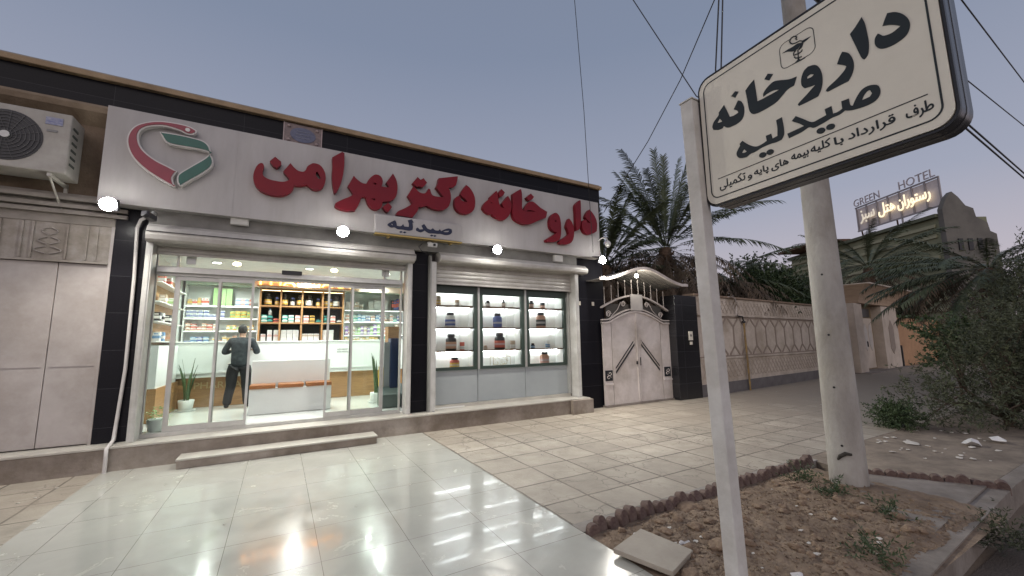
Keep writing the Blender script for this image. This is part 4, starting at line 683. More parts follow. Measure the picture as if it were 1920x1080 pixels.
for s in (-1, 1):
    sh = N(s*.175, .05, 1.345, .06, p=s3); el = N(s*.30, .03, 1.10, .046, p=sh); wr = N(s*.19, .25, 1.16, .03, p=el); pa = N(s*.165, .315, 1.175, .034, .018, p=wr); kn = N(s*.15, .36, 1.175, .036, .016, p=pa)
    for f in range(4):
        fx = s*.15+(f-1.5)*.02; L_ = (.058, .068, .066, .05)[f]; a = N(fx, .372, 1.172, .0095, p=kn); c = N(fx, .372+L_*.55, 1.164, .0088, p=a); N(fx, .372+L_, 1.150, .0075, p=c)
    a = N(s*.165-s*.04, .33, 1.165, .0115, p=pa); N(s*.165-s*.065, .37, 1.155, .009, p=a)
for s, dx, dy in ((-1, -.13, .02), (1, .13, .0)):
    hp = N(s*.095, 0, .84, .075, p=pel); k_ = N(s*.05+dx*.6, .03, .47, .056, p=hp); an = N(s*.05+dx, -.01, .085, .038, p=k_); N(s*.05+dx*1.15, .11, .04, .035, .03, p=an)
skin('body', nodes, ed, SK, PE, PP)
nodes = []; ed = []
w0 = N(0, .0, .75, .185, .135); a1 = N(0, .01, 1.02, .17, .12, p=w0); a2 = N(0, .04, 1.20, .195, .13, p=a1); a3 = N(0, .055, 1.33, .17, .11, p=a2); N(0, .075, 1.415, .07, p=a3)
for s in (-1, 1): sh = N(s*.185, .05, 1.345, .082, p=a3); m_ = N(s*.255, .04, 1.22, .068, p=sh); el = N(s*.305, .03, 1.10, .064, p=m_); N(s*.215, .20, 1.145, .046, p=el)
skin('shirt', nodes, ed, mat('dark_denim', (.009,.012,.015), .9, c2=(.032,.040,.046), ns=13, bump=.5, bs=12), PE, PP)
nodes = []; ed = []
w0 = N(0, 0, .92, .155, .115)
for s, dx in ((-1, -.13), (1, .13)): hp = N(s*.10, 0, .80, .125, p=w0); m_ = N(s*.085+dx*.4, .02, .62, .114, p=hp); k_ = N(s*.05+dx*.6, .03, .47, .095, p=m_); c_ = N(s*.05+dx*.85, .0, .25, .086, p=k_); N(s*.05+dx, -.01, .05, .08, p=c_)
skin('trousers', nodes, ed, mat('black_trousers', (.004,.004,.005), .9, c2=(.008,.008,.01), ns=7, bump=.4, bs=14), PE, PP)
for s, dx in ((-1, -.13), (1, .13)): skin('shoe', [(s*.05+dx, -.05, .045, .045, .04), (s*.05+dx*1.05, .03, .045, .048, .038), (s*.05+dx*1.15, .15, .035, .042, .028)], [(0, 1), (1, 2)], BLACK, PE, PP)
skin('hair', [(0, .055, 1.50, .07, .05), (0, .065, 1.56, .09, .07), (0, .075, 1.61, .098, .09), (0, .09, 1.65, .075, .09), (0, .13, 1.665, .05, .04)], [(0, 1), (1, 2), (2, 3), (3, 4)], mat('black_hair', (.01,.009,.008), .6, bump=.6, bs=60), PE, PP)
# ---------------- roadside pharmacy sign on its post ----------------
P0 = Vector((2.4466, 1.6482, 0)); TD = Vector((math.cos(R_(-93.25)), math.sin(R_(-93.25)), 0)); ND = TD.cross(Vector((0, 0, 1)))   # ND faces the street corner
RS = thing('roadside_sign', 'large cream rounded pharmacy sign with black Persian lettering on the white post', 'sign', (2.45, 1.05, 2.5))
def rrect(u0, u1, z0, z1, r, n=6):
    o = []
    for cx_, cz_, a0 in ((u1-r, z0+r, -90), (u1-r, z1-r, 0), (u0+r, z1-r, 90), (u0+r, z0+r, 180)):
        o += [(cx_+r*math.cos(R_(a0+90*k/n)), cz_+r*math.sin(R_(a0+90*k/n))) for k in range(n+1)]
    return o
FM = frame(P0, TD)
def ring(u0, u1, z0, z1, r, w, name, m, d0, dep, par=None): return shape([rrect(u0, u1, z0, z1, r), rrect(u0+w, u1-w, z0+w, z1-w, max(.005, r-w))[::-1]], name, m, par or RS, frame(P0+ND*d0, TD), dep, sc=1, k=0)
shape([rrect(.012, 1.19, 2.47, 3.35, .075)], 'sign_face', CREAM, RS, frame(P0-ND*.02, TD), .022, sc=1, k=0)
shape([rrect(.002, 1.20, 2.458, 3.362, .085)], 'sign_case', mat('chrome_edge', (.075,.075,.08), .22, .75), RS, frame(P0-ND*.15, TD), .128, sc=1, k=0)
ring(.0, 1.202, 2.456, 3.364, .085, .012, 'edge_trim', mat('trim_steel', (.16,.16,.165), .25, .8), -.1, .022)
ring(-.001, 1.204, 2.454, 3.366, .085, .010, 'edge_trim', DARK, -.018, .018)
ring(.042, 1.158, 2.507, 3.318, .055, .0075, 'border_line', INKB, .0022, .001)
for pl, hs in T_BLK: shape([pl]+hs, 'sign_letter', INKB, RS, frame(P0+ND*.0022, TD), .002)
for s in T_SNAKE: part(MB().tube([P0+TD*(a/1000)+Vector((0, 0, b/1000))+ND*.0025 for a, b in s], .0038, 5), 'emblem_line', INKB, RS)
ring(.548, .728, 3.106, 3.262, .035, .0035, 'emblem_frame', INKB, .0022, .001)
shape([[(.099, 2.629), (1.116, 2.629), (1.116, 2.634), (.099, 2.634)]], 'rule_line', INKB, RS, frame(P0+ND*.0022, TD), .001, sc=1, k=0)
for w, u0, u1, z0, z1 in (('طرف', 1.038, 1.128, 2.543, 2.608), ('قرارداد', .818, 1.0, 2.550, 2.606), ('با', .758, .797, 2.551, 2.602), ('کلیه', .650, .741, 2.557, 2.612), ('بیمه', .551, .638, 2.556, 2.600), ('های', .440, .533, 2.546, 2.600), ('پایه', .338, .422, 2.548, 2.602), ('و', .297, .323, 2.546, 2.578), ('تکمیلی', .108, .282, 2.544, 2.612)):
    for q in range(4): text(shape_ar(w), 'small_lettering', INKB, RS, frame(P0+ND*(.0022+.0002*q), TD), w=u1-u0, h=z1-z0, x0=u0+(.0015, -.0015, 0, 0)[q], y0=z0+(0, 0, .0013, -.0013)[q], depth=.001)
PO = thing('sign_post', 'square white painted steel post carrying the roadside pharmacy sign', 'post', (2.43, 1.69, 0))
mb = MB(); pv = [(x+dx_, y+dy_, z) for z, dx_, dy_ in ((-.1, .034, -.052), (3.24, 0, 0)) for x, y in ((2.382, 1.656), (2.474, 1.656), (2.474, 1.748), (2.382, 1.748))]; mb.add(pv, [(0,1,5,4), (1,2,6,5), (2,3,7,6), (3,0,4,7), (3,2,1,0), (4,5,6,7)])   # the post leans a little
part(mb, 'post', POSTW, PO, bevel=.004); part(MB().box(2.376, 2.480, 1.650, 1.754, 3.242, 3.25), 'cap', POSTW, PO)
# concrete utility pole
UP = thing('utility_pole', 'tall tapering round concrete power pole with bolt holes, standing behind the sign', 'power pole', (5.52, 2.2, 0))
part(MB().tube([(5.46, 2.27, -.13), (5.46, 2.27, 1.4), (5.45, 2.27, 4.5), (5.44, 2.27, 9.5)], [.174, .158, .132, .095], 32), 'pole_shaft', POLE, UP)
cdv = Vector((-5.52, -2.2, 0)).normalized()
for z, a in ((.44, -8), (1.05, -12), (1.62, -10), (2.3, -10), (2.95, -9), (3.9, -4)):
    r = .205-.012*z/1.1-.002; r = .174-.016*(z+.13)/1.53 if z < 1.4 else .158-.026*(z-1.4)/3.1; d = Matrix.Rotation(R_(a), 3, 'Z')@cdv; c = Vector((5.46, 2.27, z))+d*(r-.006)
    part(MB().tube([c, c+d*.009], .012, 8), 'bolt_hole', BLACK, UP)
d = Matrix.Rotation(R_(-6), 3, 'Z')@cdv; c = Vector((5.46, 2.27, .33))+d*.164; side = d.cross(Vector((0, 0, 1)))
part(MB().tube([c-side*.07+Vector((0,0,.03)), c-side*.02+d*.014+Vector((0,0,.035)), c+side*.03+d*.014+Vector((0,0,.0)), c+side*.055+Vector((0,0,-.04))], [.012, .022, .02, .01], 6), 'chipped_hole', mat('dark_hole', (.04,.035,.03), .9), UP)
# wires
def wire(pts, r, label, sag=0):
    P = []
    for i in range(len(pts)-1):
        a, b2 = Vector(pts[i]), Vector(pts[i+1])
        P += [a.lerp(b2, k/8)-Vector((0, 0, sag*4*(k/8)*(1-k/8))) for k in range(8)]
    P.append(Vector(pts[-1])); return solo(MB().tube(P, r, 5), 'overhead_wire', BLACK, label, 'wire', pts[0])
wire([(3.73, 4.6, 9.4), (4.28, 5.12, 7.64), (4.84, 5.64, 5.93), (5.31, 6.13, 4.47), (5.54, 6.35, 3.4)], .006, 'thin black wire hanging straight down before the right end of the fascia sign')
wire([(4.8, 2.2, 7.2), (5.36, 3.23, 6.58), (6.19, 4.5, 6.34), (6.83, 5.88, 5.92), (7.05, 6.9, 5.4), (7.18, 7.75, 4.9)], .009, 'black wire curving down towards the corner of the shop roof')
wire([(3.9, 4.8, 9.2), (4.52, 4.01, 6.85), (5.03, 3.42, 5.06), (5.5, 2.3, 3.6)], .008, 'black wire sloping down behind the left edge of the roadside sign')
wire([(4.3, 2.4, 6.5), (4.39, 2.59, 5.64), (4.48, 2.76, 4.87), (4.72, 2.95, 4.0)], .009, 'left wire of the twisted pair just above the roadside sign corner')
wire([(4.36, 2.38, 6.5), (4.42, 2.56, 5.64), (4.50, 2.70, 4.87), (4.62, 2.95, 4.0)], .009, 'right wire of the twisted pair just above the roadside sign corner')
wire([(5.52, 2.2, 6.2), (6.3, 1.1, 5.43), (11.1, 1.31, 5.96), (30, 2, 7.5)], .008, 'topmost wire at the right edge of the sky')
wire([(5.52, 2.2, 5.3), (5.96, 1.42, 4.98), (12.28, 1.55, 5.58), (30, 2, 7.2)], .008, 'middle single wire running right from behind the roadside sign')
wire([(5.52, 2.2, 4.4), (5.76, 1.35, 4.29), (11.55, 1.55, 4.47), (30, 2, 5.2)], .012, 'upper line of the double cable leaving the lower right sign corner')
wire([(5.52, 2.2, 4.3), (5.76, 1.35, 4.20), (11.55, 1.55, 4.36), (30, 2, 5.08)], .012, 'lower line of the double cable leaving the lower right sign corner')
wire([(3.7, 1.9, 5.6), (4.39, 1.75, 5.13), (4.68, 1.68, 4.96), (5.5, 2.1, 4.5)], .02, 'thick dark cable above the top edge of the roadside sign')
# ---------------- gate ----------------
GP = mat('gate_paint', (.60,.55,.53), .5, c2=(.50,.46,.44), ns=3, grime=.25, bump=.08, bs=10); GB = mat('gate_black', (.012,.014,.018), .4)
GT = thing('iron_gate', 'white steel double gate with arched top, black chevron stripes and a row of spikes', 'gate', (8.0, 7.6, 0))
def archz(x, z0=2.06, h=.29, c=7.98, w=.95): u = min(1, abs(x-c)/w); return z0+h*math.cos(u*math.pi/2)**1.0
for x0, x1 in ((7.12, 7.975), (7.985, 8.84)):
    n = 12; top = [(x0+(x1-x0)*k/n, archz(x0+(x1-x0)*k/n)-.06) for k in range(n+1)]
    lf = part(MB().prism([(x0, .05)]+[(x1, .05)]+top[::-1], 'y', 7.60, 7.64), 'gate_leaf', GP)
    s = 1 if x0 < 7.5 else -1; xo = 7.20 if s > 0 else 8.74; xi = 7.87 if s > 0 else 8.09
    for k, (w, m_) in enumerate(((.05, GB), (.02, GP), (.035, GB))):
        o = (.0, .075, .115)[k]; mb = MB(); mb.prism([(xo, .78+o), (xo, .78+o+w), (xi, 1.46+o+w), (xi, 1.46+o)], 'y', 7.588, 7.5985); part(mb, 'stripe', m_, lf)
    mb = MB()
    for xx in (7.955 if s > 0 else 8.005,): mb.box(xx-.018, xx+.018, 7.575, 7.598, .06, archz(xx)-.08)
    part(mb, 'edge_bar', GP, lf)
    mb = MB(); 
    for k in range(3): mb.box((7.90 if s > 0 else 8.045)-.012*s*k*3, (7.915 if s > 0 else 8.06)-.012*s*k*3, 7.585, 7.5985, 1.30+.1*k, 1.62+.02*k)
    part(mb, 'centre_bars', GP, lf)
    part(MB().box(8.02, 8.04, 7.56, 7.5985, .95, 1.15) if s < 0 else MB().box(7.91, 7.93, 7.56, 7.5985, .98, 1.06), 'handle', DARK, lf)
for x0, x1 in ((6.83, 7.10), (8.86, 9.20)):
    part(MB().box(x0, x1, 7.60, 7.64, .05, 2.02), 'side_panel', GP, GT)
    cxm = (x0+x1)/2; f = part(MB().box(cxm-.115, cxm+.115, 7.585, 7.5985, .62, .87), 'inset_panel', GB, GT)
    mb = MB().tube([(cxm+.07*math.cos(t)*(1-t/9)-.02, 7.578, .70+.05*math.sin(t)*(1-t/9)) for t in [k*.5 for k in range(13)]], .008, 5); part(mb, 'scroll', GP, f)
    mb = MB().tube([(cxm-.07*math.cos(t)*(1-t/9)+.02, 7.578, .79-.05*math.sin(t)*(1-t/9)) for t in [k*.5 for k in range(13)]], .008, 5); part(mb, 'scroll', GP, f)
    part(MB().box(x0, x1, 7.58, 7.62, .52, .56), 'rail', GP, GT)
n = 20
def arcband(o, name, w=.045, y=7.57, x0=6.83, x1=9.2, fn=archz):
    mb = MB(); P = [(x0+(x1-x0)*k/n, fn(x0+(x1-x0)*k/n)+o) for k in range(n+1)]; mb.prism(P+[(x, z+w) for x, z in P[::-1]], 'y', y, 7.66); return part(mb, name, GP, GT)
arcband(-.06, 'arch_rail'); arcband(.02, 'arch_rail', .03)
fz = lambda x: 2.33+.38*math.cos(min(1, abs(x-7.98)/1.25)*math.pi/2)
arcband(0, 'outer_arch', .04, 7.58, fn=fz)
for s in (-1, 1):
    for q, (cx_, cz_, r) in enumerate(((.93, 2.24, .085), (.42, 2.5, .075))):
        mb = MB().tube([(7.98+s*cx_+r*math.cos(t)*(1-t/14), 7.61, cz_+r*math.sin(t)*(1-t/14)) for t in [k*.5 for k in range(22)]], .011, 5); part(mb, 'scroll', GP, GT)
    part(MB().tube([(7.98+s*.85, 7.61, 2.17), (7.98+s*.62, 7.61, 2.36), (7.98+s*.5, 7.61, 2.55)], .010, 5), 'scroll', GP, GT)
part(MB().box(7.78, 8.20, 7.555, 7.575, 2.34, 2.76), 'name_plate', mat('plate_grey', (.42,.40,.38), .5, c2=(.34,.32,.31), ns=3), GT, bevel=.004)
part(MB().box(7.0, 8.98, 7.645, 7.655, 2.05, 2.5), 'mesh_backing', mat('backing_dark', (.06,.055,.05), .8), GT)
for k in range(10):
    x = 6.94+k*.235; z0 = fz(x)+.03; zt = z0+.36 if .5 < k < 8.5 else z0+.40
    part(MB().tube([(x, 7.61, z0), (x, 7.61, zt), (x, 7.61, zt+.005), (x, 7.61, zt+.06)], [.011, .011, .022, .002], 6), 'spike', GP, GT)
part(MB().box(6.83, 9.2, 7.56, 7.72, 0.0, .045), 'threshold', CONC, GT)
# curved canopy over the gate
CA = thing('gate_canopy', 'curved white sheet metal canopy arching over the iron gate', 'canopy', (8.0, 7.6, 3.0))
def cz_(x): u = (x-7.95)/1.55; return 2.97+.40*math.exp(-(u*1.45)**2*1.3)+(.03 if abs(u) > .9 else 0)*abs(u)
P = [(6.45+3.1*k/30, cz_(6.45+3.1*k/30)) for k in range(31)]
part(MB().prism(P+[(x, z+.012) for x, z in P[::-1]], 'y', 7.22, 8.6), 'roof_sheet', mat('canopy_under', (.36,.34,.32), .55, c2=(.28,.265,.25), ns=4), CA)
part(MB().prism([(x, z-.025) for x, z in P]+[(x, z+.045) for x, z in P[::-1]], 'y', 7.17, 7.215), 'front_edge', GP, CA)
for k in range(1, 9): part(MB().prism([(x, z-.018) for x, z in P]+[(x, z-.002) for x, z in P[::-1]], 'y', 7.3+k*.14, 7.33+k*.14), 'rib', mat('canopy_rib', (.28,.265,.25), .6), CA)
t = thing('gate_bulb', 'lit round bulb hanging under the gate canopy', 'lamp', (7.87, 7.4, 3.2)); part(MB().tube([(7.87, 7.4, 3.36), (7.87, 7.4, 3.27)], .02, 8), 'socket', DARK, t); part(MB().lathe((7.87, 7.4, 3.17), [(.015, 0), (.045, .03), (.05, .06), (.03, .095)], 14), 'bulb', emat('gate_bulb', (1, .93, .75), 22), t)
G2 = thing('granite_pier', 'tall black granite gate pier with small white meter plates', 'pier', (9.5, 7.5, 0))
part(MB().box(9.21, 10.13, 7.38, 7.85, 0, 2.78), 'pier_body', gridmat('pier_granite', (.012,.012,.014), (.017,.017,.02), (.045,.045,.05), 3.0, .42, .004, plane='xz', rough=.25, bump=.1, ns=60), G2, bevel=.008)
part(MB().box(9.7, 9.86, 7.365, 7.379, 1.56, 1.80), 'meter_plate', CREAM, G2); part(MB().box(9.74, 9.83, 7.365, 7.379, 1.44, 1.52), 'meter_plate', CREAM, G2); part(MB().box(9.76, 9.80, 7.358, 7.3645, 1.66, 1.72), 'plate_mark', BLACK, G2)
# ---------------- patterned compound wall ----------------
WL = mat('wall_plaster', (.60,.53,.455), .85, c2=(.50,.435,.37), ns=1.8, bump=.3, bs=22, grime=.3); WB = mat('wall_strip', (.25,.20,.165), .85, c2=(.31,.255,.21), ns=6, bump=.2); WP = mat('wall_plinth', (.16,.15,.15), .8, c2=(.11,.10,.10), ns=3, bump=.3)
TH = R_(5); CW = thing('compound_wall', 'long cream plastered garden wall with a band of elongated hexagon ornament', 'wall', (10.15, 7.47, 0)); CW.rotation_euler.z = 0
def wp(u, v): return (10.15+u*math.cos(TH)-v*math.sin(TH), 7.47+u*math.sin(TH)+v*math.cos(TH))
def wbox(mb, u0, u1, v0, v1, z0, z1):
    vs = [(*wp(u, v), z) for u in (u0, u1) for v in (v0, v1) for z in (z0, z1)]; return mb.add(vs, [(0,1,3,2), (4,6,7,5), (0,4,5,1), (2,3,7,6), (0,2,6,4), (1,5,7,3)])
def wpoly(mb, pts, v0, v1):
    n = len(pts); vs = [(*wp(u, v0), z) for u, z in pts]+[(*wp(u, v1), z) for u, z in pts]; return mb.add(vs, [tuple(range(n)), tuple(range(2*n-1, n-1, -1))]+[(i, (i+1)%n, n+(i+1)%n, n+i) for i in range(n)])
E_ = 11.6
part(wbox(MB(), 0, E_, .0, .25, .30, 2.82), 'wall_body', WL, CW); part(wbox(MB(), 0, E_, -.03, .27, -.1, .32), 'plinth', WP, CW)
part(wbox(MB(), -.05, E_, -.06, .31, 2.822, 2.87), 'cap', mat('wall_cap', (.30,.22,.16), .85, c2=(.22,.155,.11), ns=5), CW)
for z in (2.26, 1.0): part(wbox(MB(), .1, E_, -.045, -.001, z, z+.05), 'ledge', WL, CW)
def strip(mb, a, c, w):
    a, c = Vector(a), Vector(c); d = (c-a).normalized(); nn = Vector((-d.y, d.x))*w/2; wpoly(mb, [tuple(a+nn), tuple(c+nn), tuple(c-nn), tuple(a-nn)], -.012, -.001)
mb = MB(); p = .70
for k in range(16):
    u = .62+p*k; strip(mb, (u, 1.36), (u, 1.94), .075)
    for s in (-1, 1):
        if 0 < u+s*p/2 < E_: strip(mb, (u, 1.94), (u+s*p*.42, 2.20), .065); strip(mb, (u, 1.36), (u+s*p*.42, 1.10), .065)
part(mb, 'hexagon_ornament', WB, CW)
mb = MB(); wbox(mb, .1, E_, -.010, -.001, 2.20, 2.258); wbox(mb, .1, E_, -.010, -.001, 1.052, 1.09)
part(mb, 'ornament_border', WB, CW)
mb = MB(); LT = mat('lattice_strip', (.43,.37,.31), .85)
for z0, z1 in ((.45, .93), (2.36, 2.72)):
    h = z1-z0; k = 0
    while .15+k*.22 < E_-h: strip(mb, (.15+k*.22, z0), (.15+k*.22+h*.8, z1), .02); strip(mb, (.15+k*.22, z1), (.15+k*.22+h*.8, z0), .02); k += 1
part(mb, 'lattice_ornament', LT, CW)
# gas riser
t = thing('gas_pipe', 'rusty yellow gas riser pipe with valve against the patterned wall', 'pipe', (12.3, 7.6, 0)); gp = mat('gas_yellow', (.34,.22,.07), .6, c2=(.20,.15,.09), ns=6, grime=.4)
a = lambda u, z, v=-.1: (*wp(u, v), z)
part(MB().tube([a(2.55, 0), a(2.52, 1.2), a(2.5, 2.1)], .028, 8), 'pipe', gp, t); part(MB().tube([a(2.5, 2.1), a(2.45, 2.26), a(2.15, 2.28), a(2.13, 2.34)], .022, 8), 'elbow', DARK, t); part(MB().tube([a(2.12, 2.3), a(2.12, 2.78), a(2.0, 2.86), a(1.5, 2.86, .0)], .014, 6), 'upper_pipe', GP, t)
part(MB().lathe(a(2.5, 2.06), [(.03, 0), (.055, .02), (.055, .06), (.03, .08)], 12), 'valve', DARK, t)
# far doorway
UU = lambda u: 11.65+(u-13.62)*1.9
def dbox(mb, u0, u1, *r): return wbox(mb, UU(u0), UU(u1), *r)
def dpoly(mb, pts, *r): return wpoly(mb, [(UU(u), z) for u, z in pts], *r)
DW = thing('garden_doorway', 'cream garden doorway with flared cornice and a narrow worn metal door', 'doorway', (*wp(13.6, 0), 0)); DC = mat('doorway_cream', (.58,.50,.42), .8, c2=(.50,.43,.36), ns=1.6, grime=.15)
for u0, u1 in ((13.62, 14.15), (15.6, 16.9)): part(dbox(MB(), u0, u1, -.35, .35, -.1, 3.05), 'pier', DC, DW)
f = part(dbox(MB(), 14.15, 15.6, .05, .3, -.1, 3.05), 'door_surround', mat('door_surround', (.25,.19,.11), .8, c2=(.17,.13,.08), ns=3), DW); dd = part(dbox(MB(), 14.35, 15.45, .0, .045, .1, 2.45), 'door', DC, DW); part(dbox(MB(), 14.4, 15.4, .01, .046, 2.5, 2.9), 'fanlight', BLACK, DW)
mb = MB()
for u in (14.55, 14.9, 15.25): dpoly(mb, [(u-.12, 1.2), (u, .9), (u+.12, 1.2), (u+.12, 1.9), (u, 2.2), (u-.12, 1.9)], -.014, -.001)
part(mb, 'door_ornament', mat('door_white', (.5,.46,.42), .6), dd); part(dbox(MB(), 14.92, 14.96, -.05, -.0145, 1.1, 1.35), 'handle', DARK, dd)
mb = MB(); dpoly(mb, [(16.05, 1.0), (16.25, .7), (16.45, 1.0), (16.45, 2.0), (16.25, 2.4), (16.05, 2.0)], -.365, -.351); part(mb, 'pier_ornament', WB, DW)
mb = MB(); vs = []
for k in range(7):
    q = k/6; o = .42*q**2; z = 3.07+.82*q; vs += [(*wp(12.2-o*.6, -.40-o), z), (*wp(18.1+o*2, -.40-o), z), (*wp(18.1+o*2, .4), z), (*wp(12.2-o*.6, .4), z)]
mb.add(vs, [(4*k+i, 4*k+(i+1)%4, 4*k+4+(i+1)%4, 4*k+4+i) for k in range(6) for i in range(4)]+[(0, 3, 2, 1), (24, 25, 26, 27)]); part(mb, 'cornice', mat('cornice_tan', (.40,.29,.20), .8, c2=(.30,.21,.14), ns=2, stretch=(1, 1, 8)), DW, label='flared tan cornice')
part(dbox(MB(), 13.9, 17.5, -.86, .42, 3.895, 3.95), 'cornice_cap', WL, DW)
part(dbox(MB(), 16.92, 16.98, -.40, -.33, -.1, 1.1), 'drain_pipe', BLACK, DW)
part(dbox(MB(), 13.6, 17.2, -.7, .3, -.12, .04), 'threshold', CONC, DW)
solo(wbox(MB(), 18.0, 44, .1, .35, -.1, 2.6), 'tan_wall', mat('tan_brick', (.52,.31,.175), .85, c2=(.44,.26,.145), ns=1.5, bump=.3, grime=.15), 'plain tan orange wall beyond the garden doorway', 'wall', (*wp(17.1, .1), 0))
solo(wbox(MB(), 22, 23.8, -4.0, -3.8, -.1, 2.0), 'low_wall', DC, 'pale low wall glimpsed behind the bushes at the right', 'wall', (*wp(22, -4), 0))
# ---------------- vegetation ----------------
import numpy as np
def leaf_mesh(name, V, F, m, parent=None, org=None):
    me = bpy.data.meshes.new(name); base = ORG.get(parent.name, Vector()) if parent is not None else Vector(org)
    V = np.asarray(V, dtype=np.float32)-np.array(base, dtype=np.float32); k = F.shape[1]
    me.vertices.add(len(V)); me.vertices.foreach_set('co', V.ravel()); me.loops.add(F.size); me.loops.foreach_set('vertex_index', F.ravel().astype(np.int32))
    me.polygons.add(len(F)); me.polygons.foreach_set('loop_start', np.arange(0, F.size, k, dtype=np.int32)); me.update(calc_edges=True); me.materials.append(m)
    o = bpy.data.objects.new(name, me); COL.objects.link(o); ORG[o.name] = base
    if parent is not None: o.parent = parent
    else: o.location = base
    return o
def frond(rng, c, az, el, ln, droop, V, width=.42, n=60, sparse=1, stemw=.02):
    """one palm frond: arching rib with leaflets folded upwards"""
    p = np.array(c, float); d = np.array([math.cos(az)*math.cos(el), math.sin(az)*math.cos(el), math.sin(el)]); st = ln/n; side0 = np.array([-math.sin(az), math.cos(az), 0.]); prev = p.copy()
    for i in range(n):
        u = i/n; d = d+np.array([0, 0, -1])*droop*st*(.35+u); d /= np.linalg.norm(d); q = p+d*st; s = side0; upv = np.cross(s, d); w = stemw*(1-u*.8)
        V += [p-s*w, q-s*w*.9, q+s*w*.9]; V += [p-s*w, q+s*w*.9, p+s*w]
        if u > .16:
            L_ = width*(math.sin(min(1, (u-.10)*1.9)*1.35)*(1-.55*u**3))*rng.uniform(.82, 1.1)
            for sg in (-1, 1):
                if rng.random() > sparse: continue
                dv = s*sg*.72+d*(.62+.3*u)+upv*rng.uniform(.12, .42)+rng.normal(0, .07, 3); dv /= np.linalg.norm(dv); tip = p+dv*L_+np.array([0, 0, -1])*L_*L_*.6; mid = p+dv*L_*.5; b = d*.024
                V += [p-b, p+b, mid+b*.9]; V += [p-b, mid+b*.9, mid-b*.9]; V += [mid-b*.9, mid+b*.9, tip]
        p = q
PALMG = mat('palm_green', (.045,.065,.032), .55, c2=(.115,.135,.075), ns=1.2); PALMD = mat('palm_dead', (.12,.085,.055), .8, c2=(.065,.05,.035), ns=1.5); TRUNK = mat('palm_trunk', (.13,.085,.055), .9, c2=(.07,.045,.03), ns=6, bump=.8, bs=12, stretch=(1, 1, 3))
def palm(label, base, h, ln, nf, ndead, seed, elr=(.15, 1.35), width=.42, azr=(0, 6.283), deadlen=1.0, nseg=62):
    rng = np.random.default_rng(seed); x, y, z = base; t = thing('date_palm', label, 'palm tree', base)
    mb = MB(); pts = [(x+.1*math.sin(k*.7), y, z+h*k/8) for k in range(9)]; mb.tube(pts, [.30, .26, .24, .24, .23, .24, .25, .28, .22], 12)
    for k in range(60):
        a = k*2.4; zz = z+h*(.3+.68*k/60); r = .22; mb.tube([(x+r*math.cos(a), y+r*math.sin(a), zz), (x+(r+.1)*math.cos(a), y+(r+.1)*math.sin(a), zz+.14)], [.06, .02], 4)
    part(mb, 'trunk', TRUNK, t); c = np.array([x, y, z+h]); V = []
    for i in range(nf):
        e = elr[0]+(elr[1]-elr[0])*((i+.5)/nf)**.9; a = azr[0]+(azr[1]-azr[0])*((i*.618034) % 1)+rng.normal(0, .08); frond(rng, c+np.array([math.cos(a)*.12, math.sin(a)*.12, .1*e]), a, e+rng.normal(0, .06), ln*rng.uniform(.82, 1.05), rng.uniform(.16, .34), V, width, nseg)
    V = np.array(V); leaf_mesh('crown', V, np.arange(len(V)).reshape(-1, 3), PALMG, t)
    if ndead:
        V = []
        for i in range(ndead):
            a = i*2.399+rng.normal(0, .2); frond(rng, c+np.array([math.cos(a)*.2, math.sin(a)*.2, -.15-.5*rng.random()]), a, rng.uniform(-.6, .25), ln*deadlen*rng.uniform(.6, .95), rng.uniform(.5, .9), V, width*.85, 30, .8)
        V = np.array(V); leaf_mesh('dead_fronds', V, np.arange(len(V)).reshape(-1, 3), PALMD, t)
    return t
palm('tallest date palm with upright grey green fronds behind the gate', (12.6, 10.3, 0), 5.0, 3.9, 44, 110, 3, elr=(.1, 1.45), width=.5, deadlen=1.05)
palm('date palm low behind the shop corner, half hidden by the building', (10.3, 11.2, 0), 4.3, 3.2, 34, 40, 5, elr=(.05, 1.2), width=.5)
palm('bushy date palm drooping over the patterned wall right of the white post', (15.2, 10.0, 0), 4.0, 3.4, 14, 120, 8, elr=(-.1, .6), deadlen=.9, width=.5)
palm('date palm with long arching fronds in front of the green hotel', (31, 10.6, 0), 5.7, 4.6, 44, 50, 12, elr=(-.15, .95), width=.55)
palm('dark date palm with low sweeping fronds behind the right edge bushes', (20, 3.75, 0), 3.7, 3.6, 56, 40, 15, elr=(-.35, .5), width=.5)
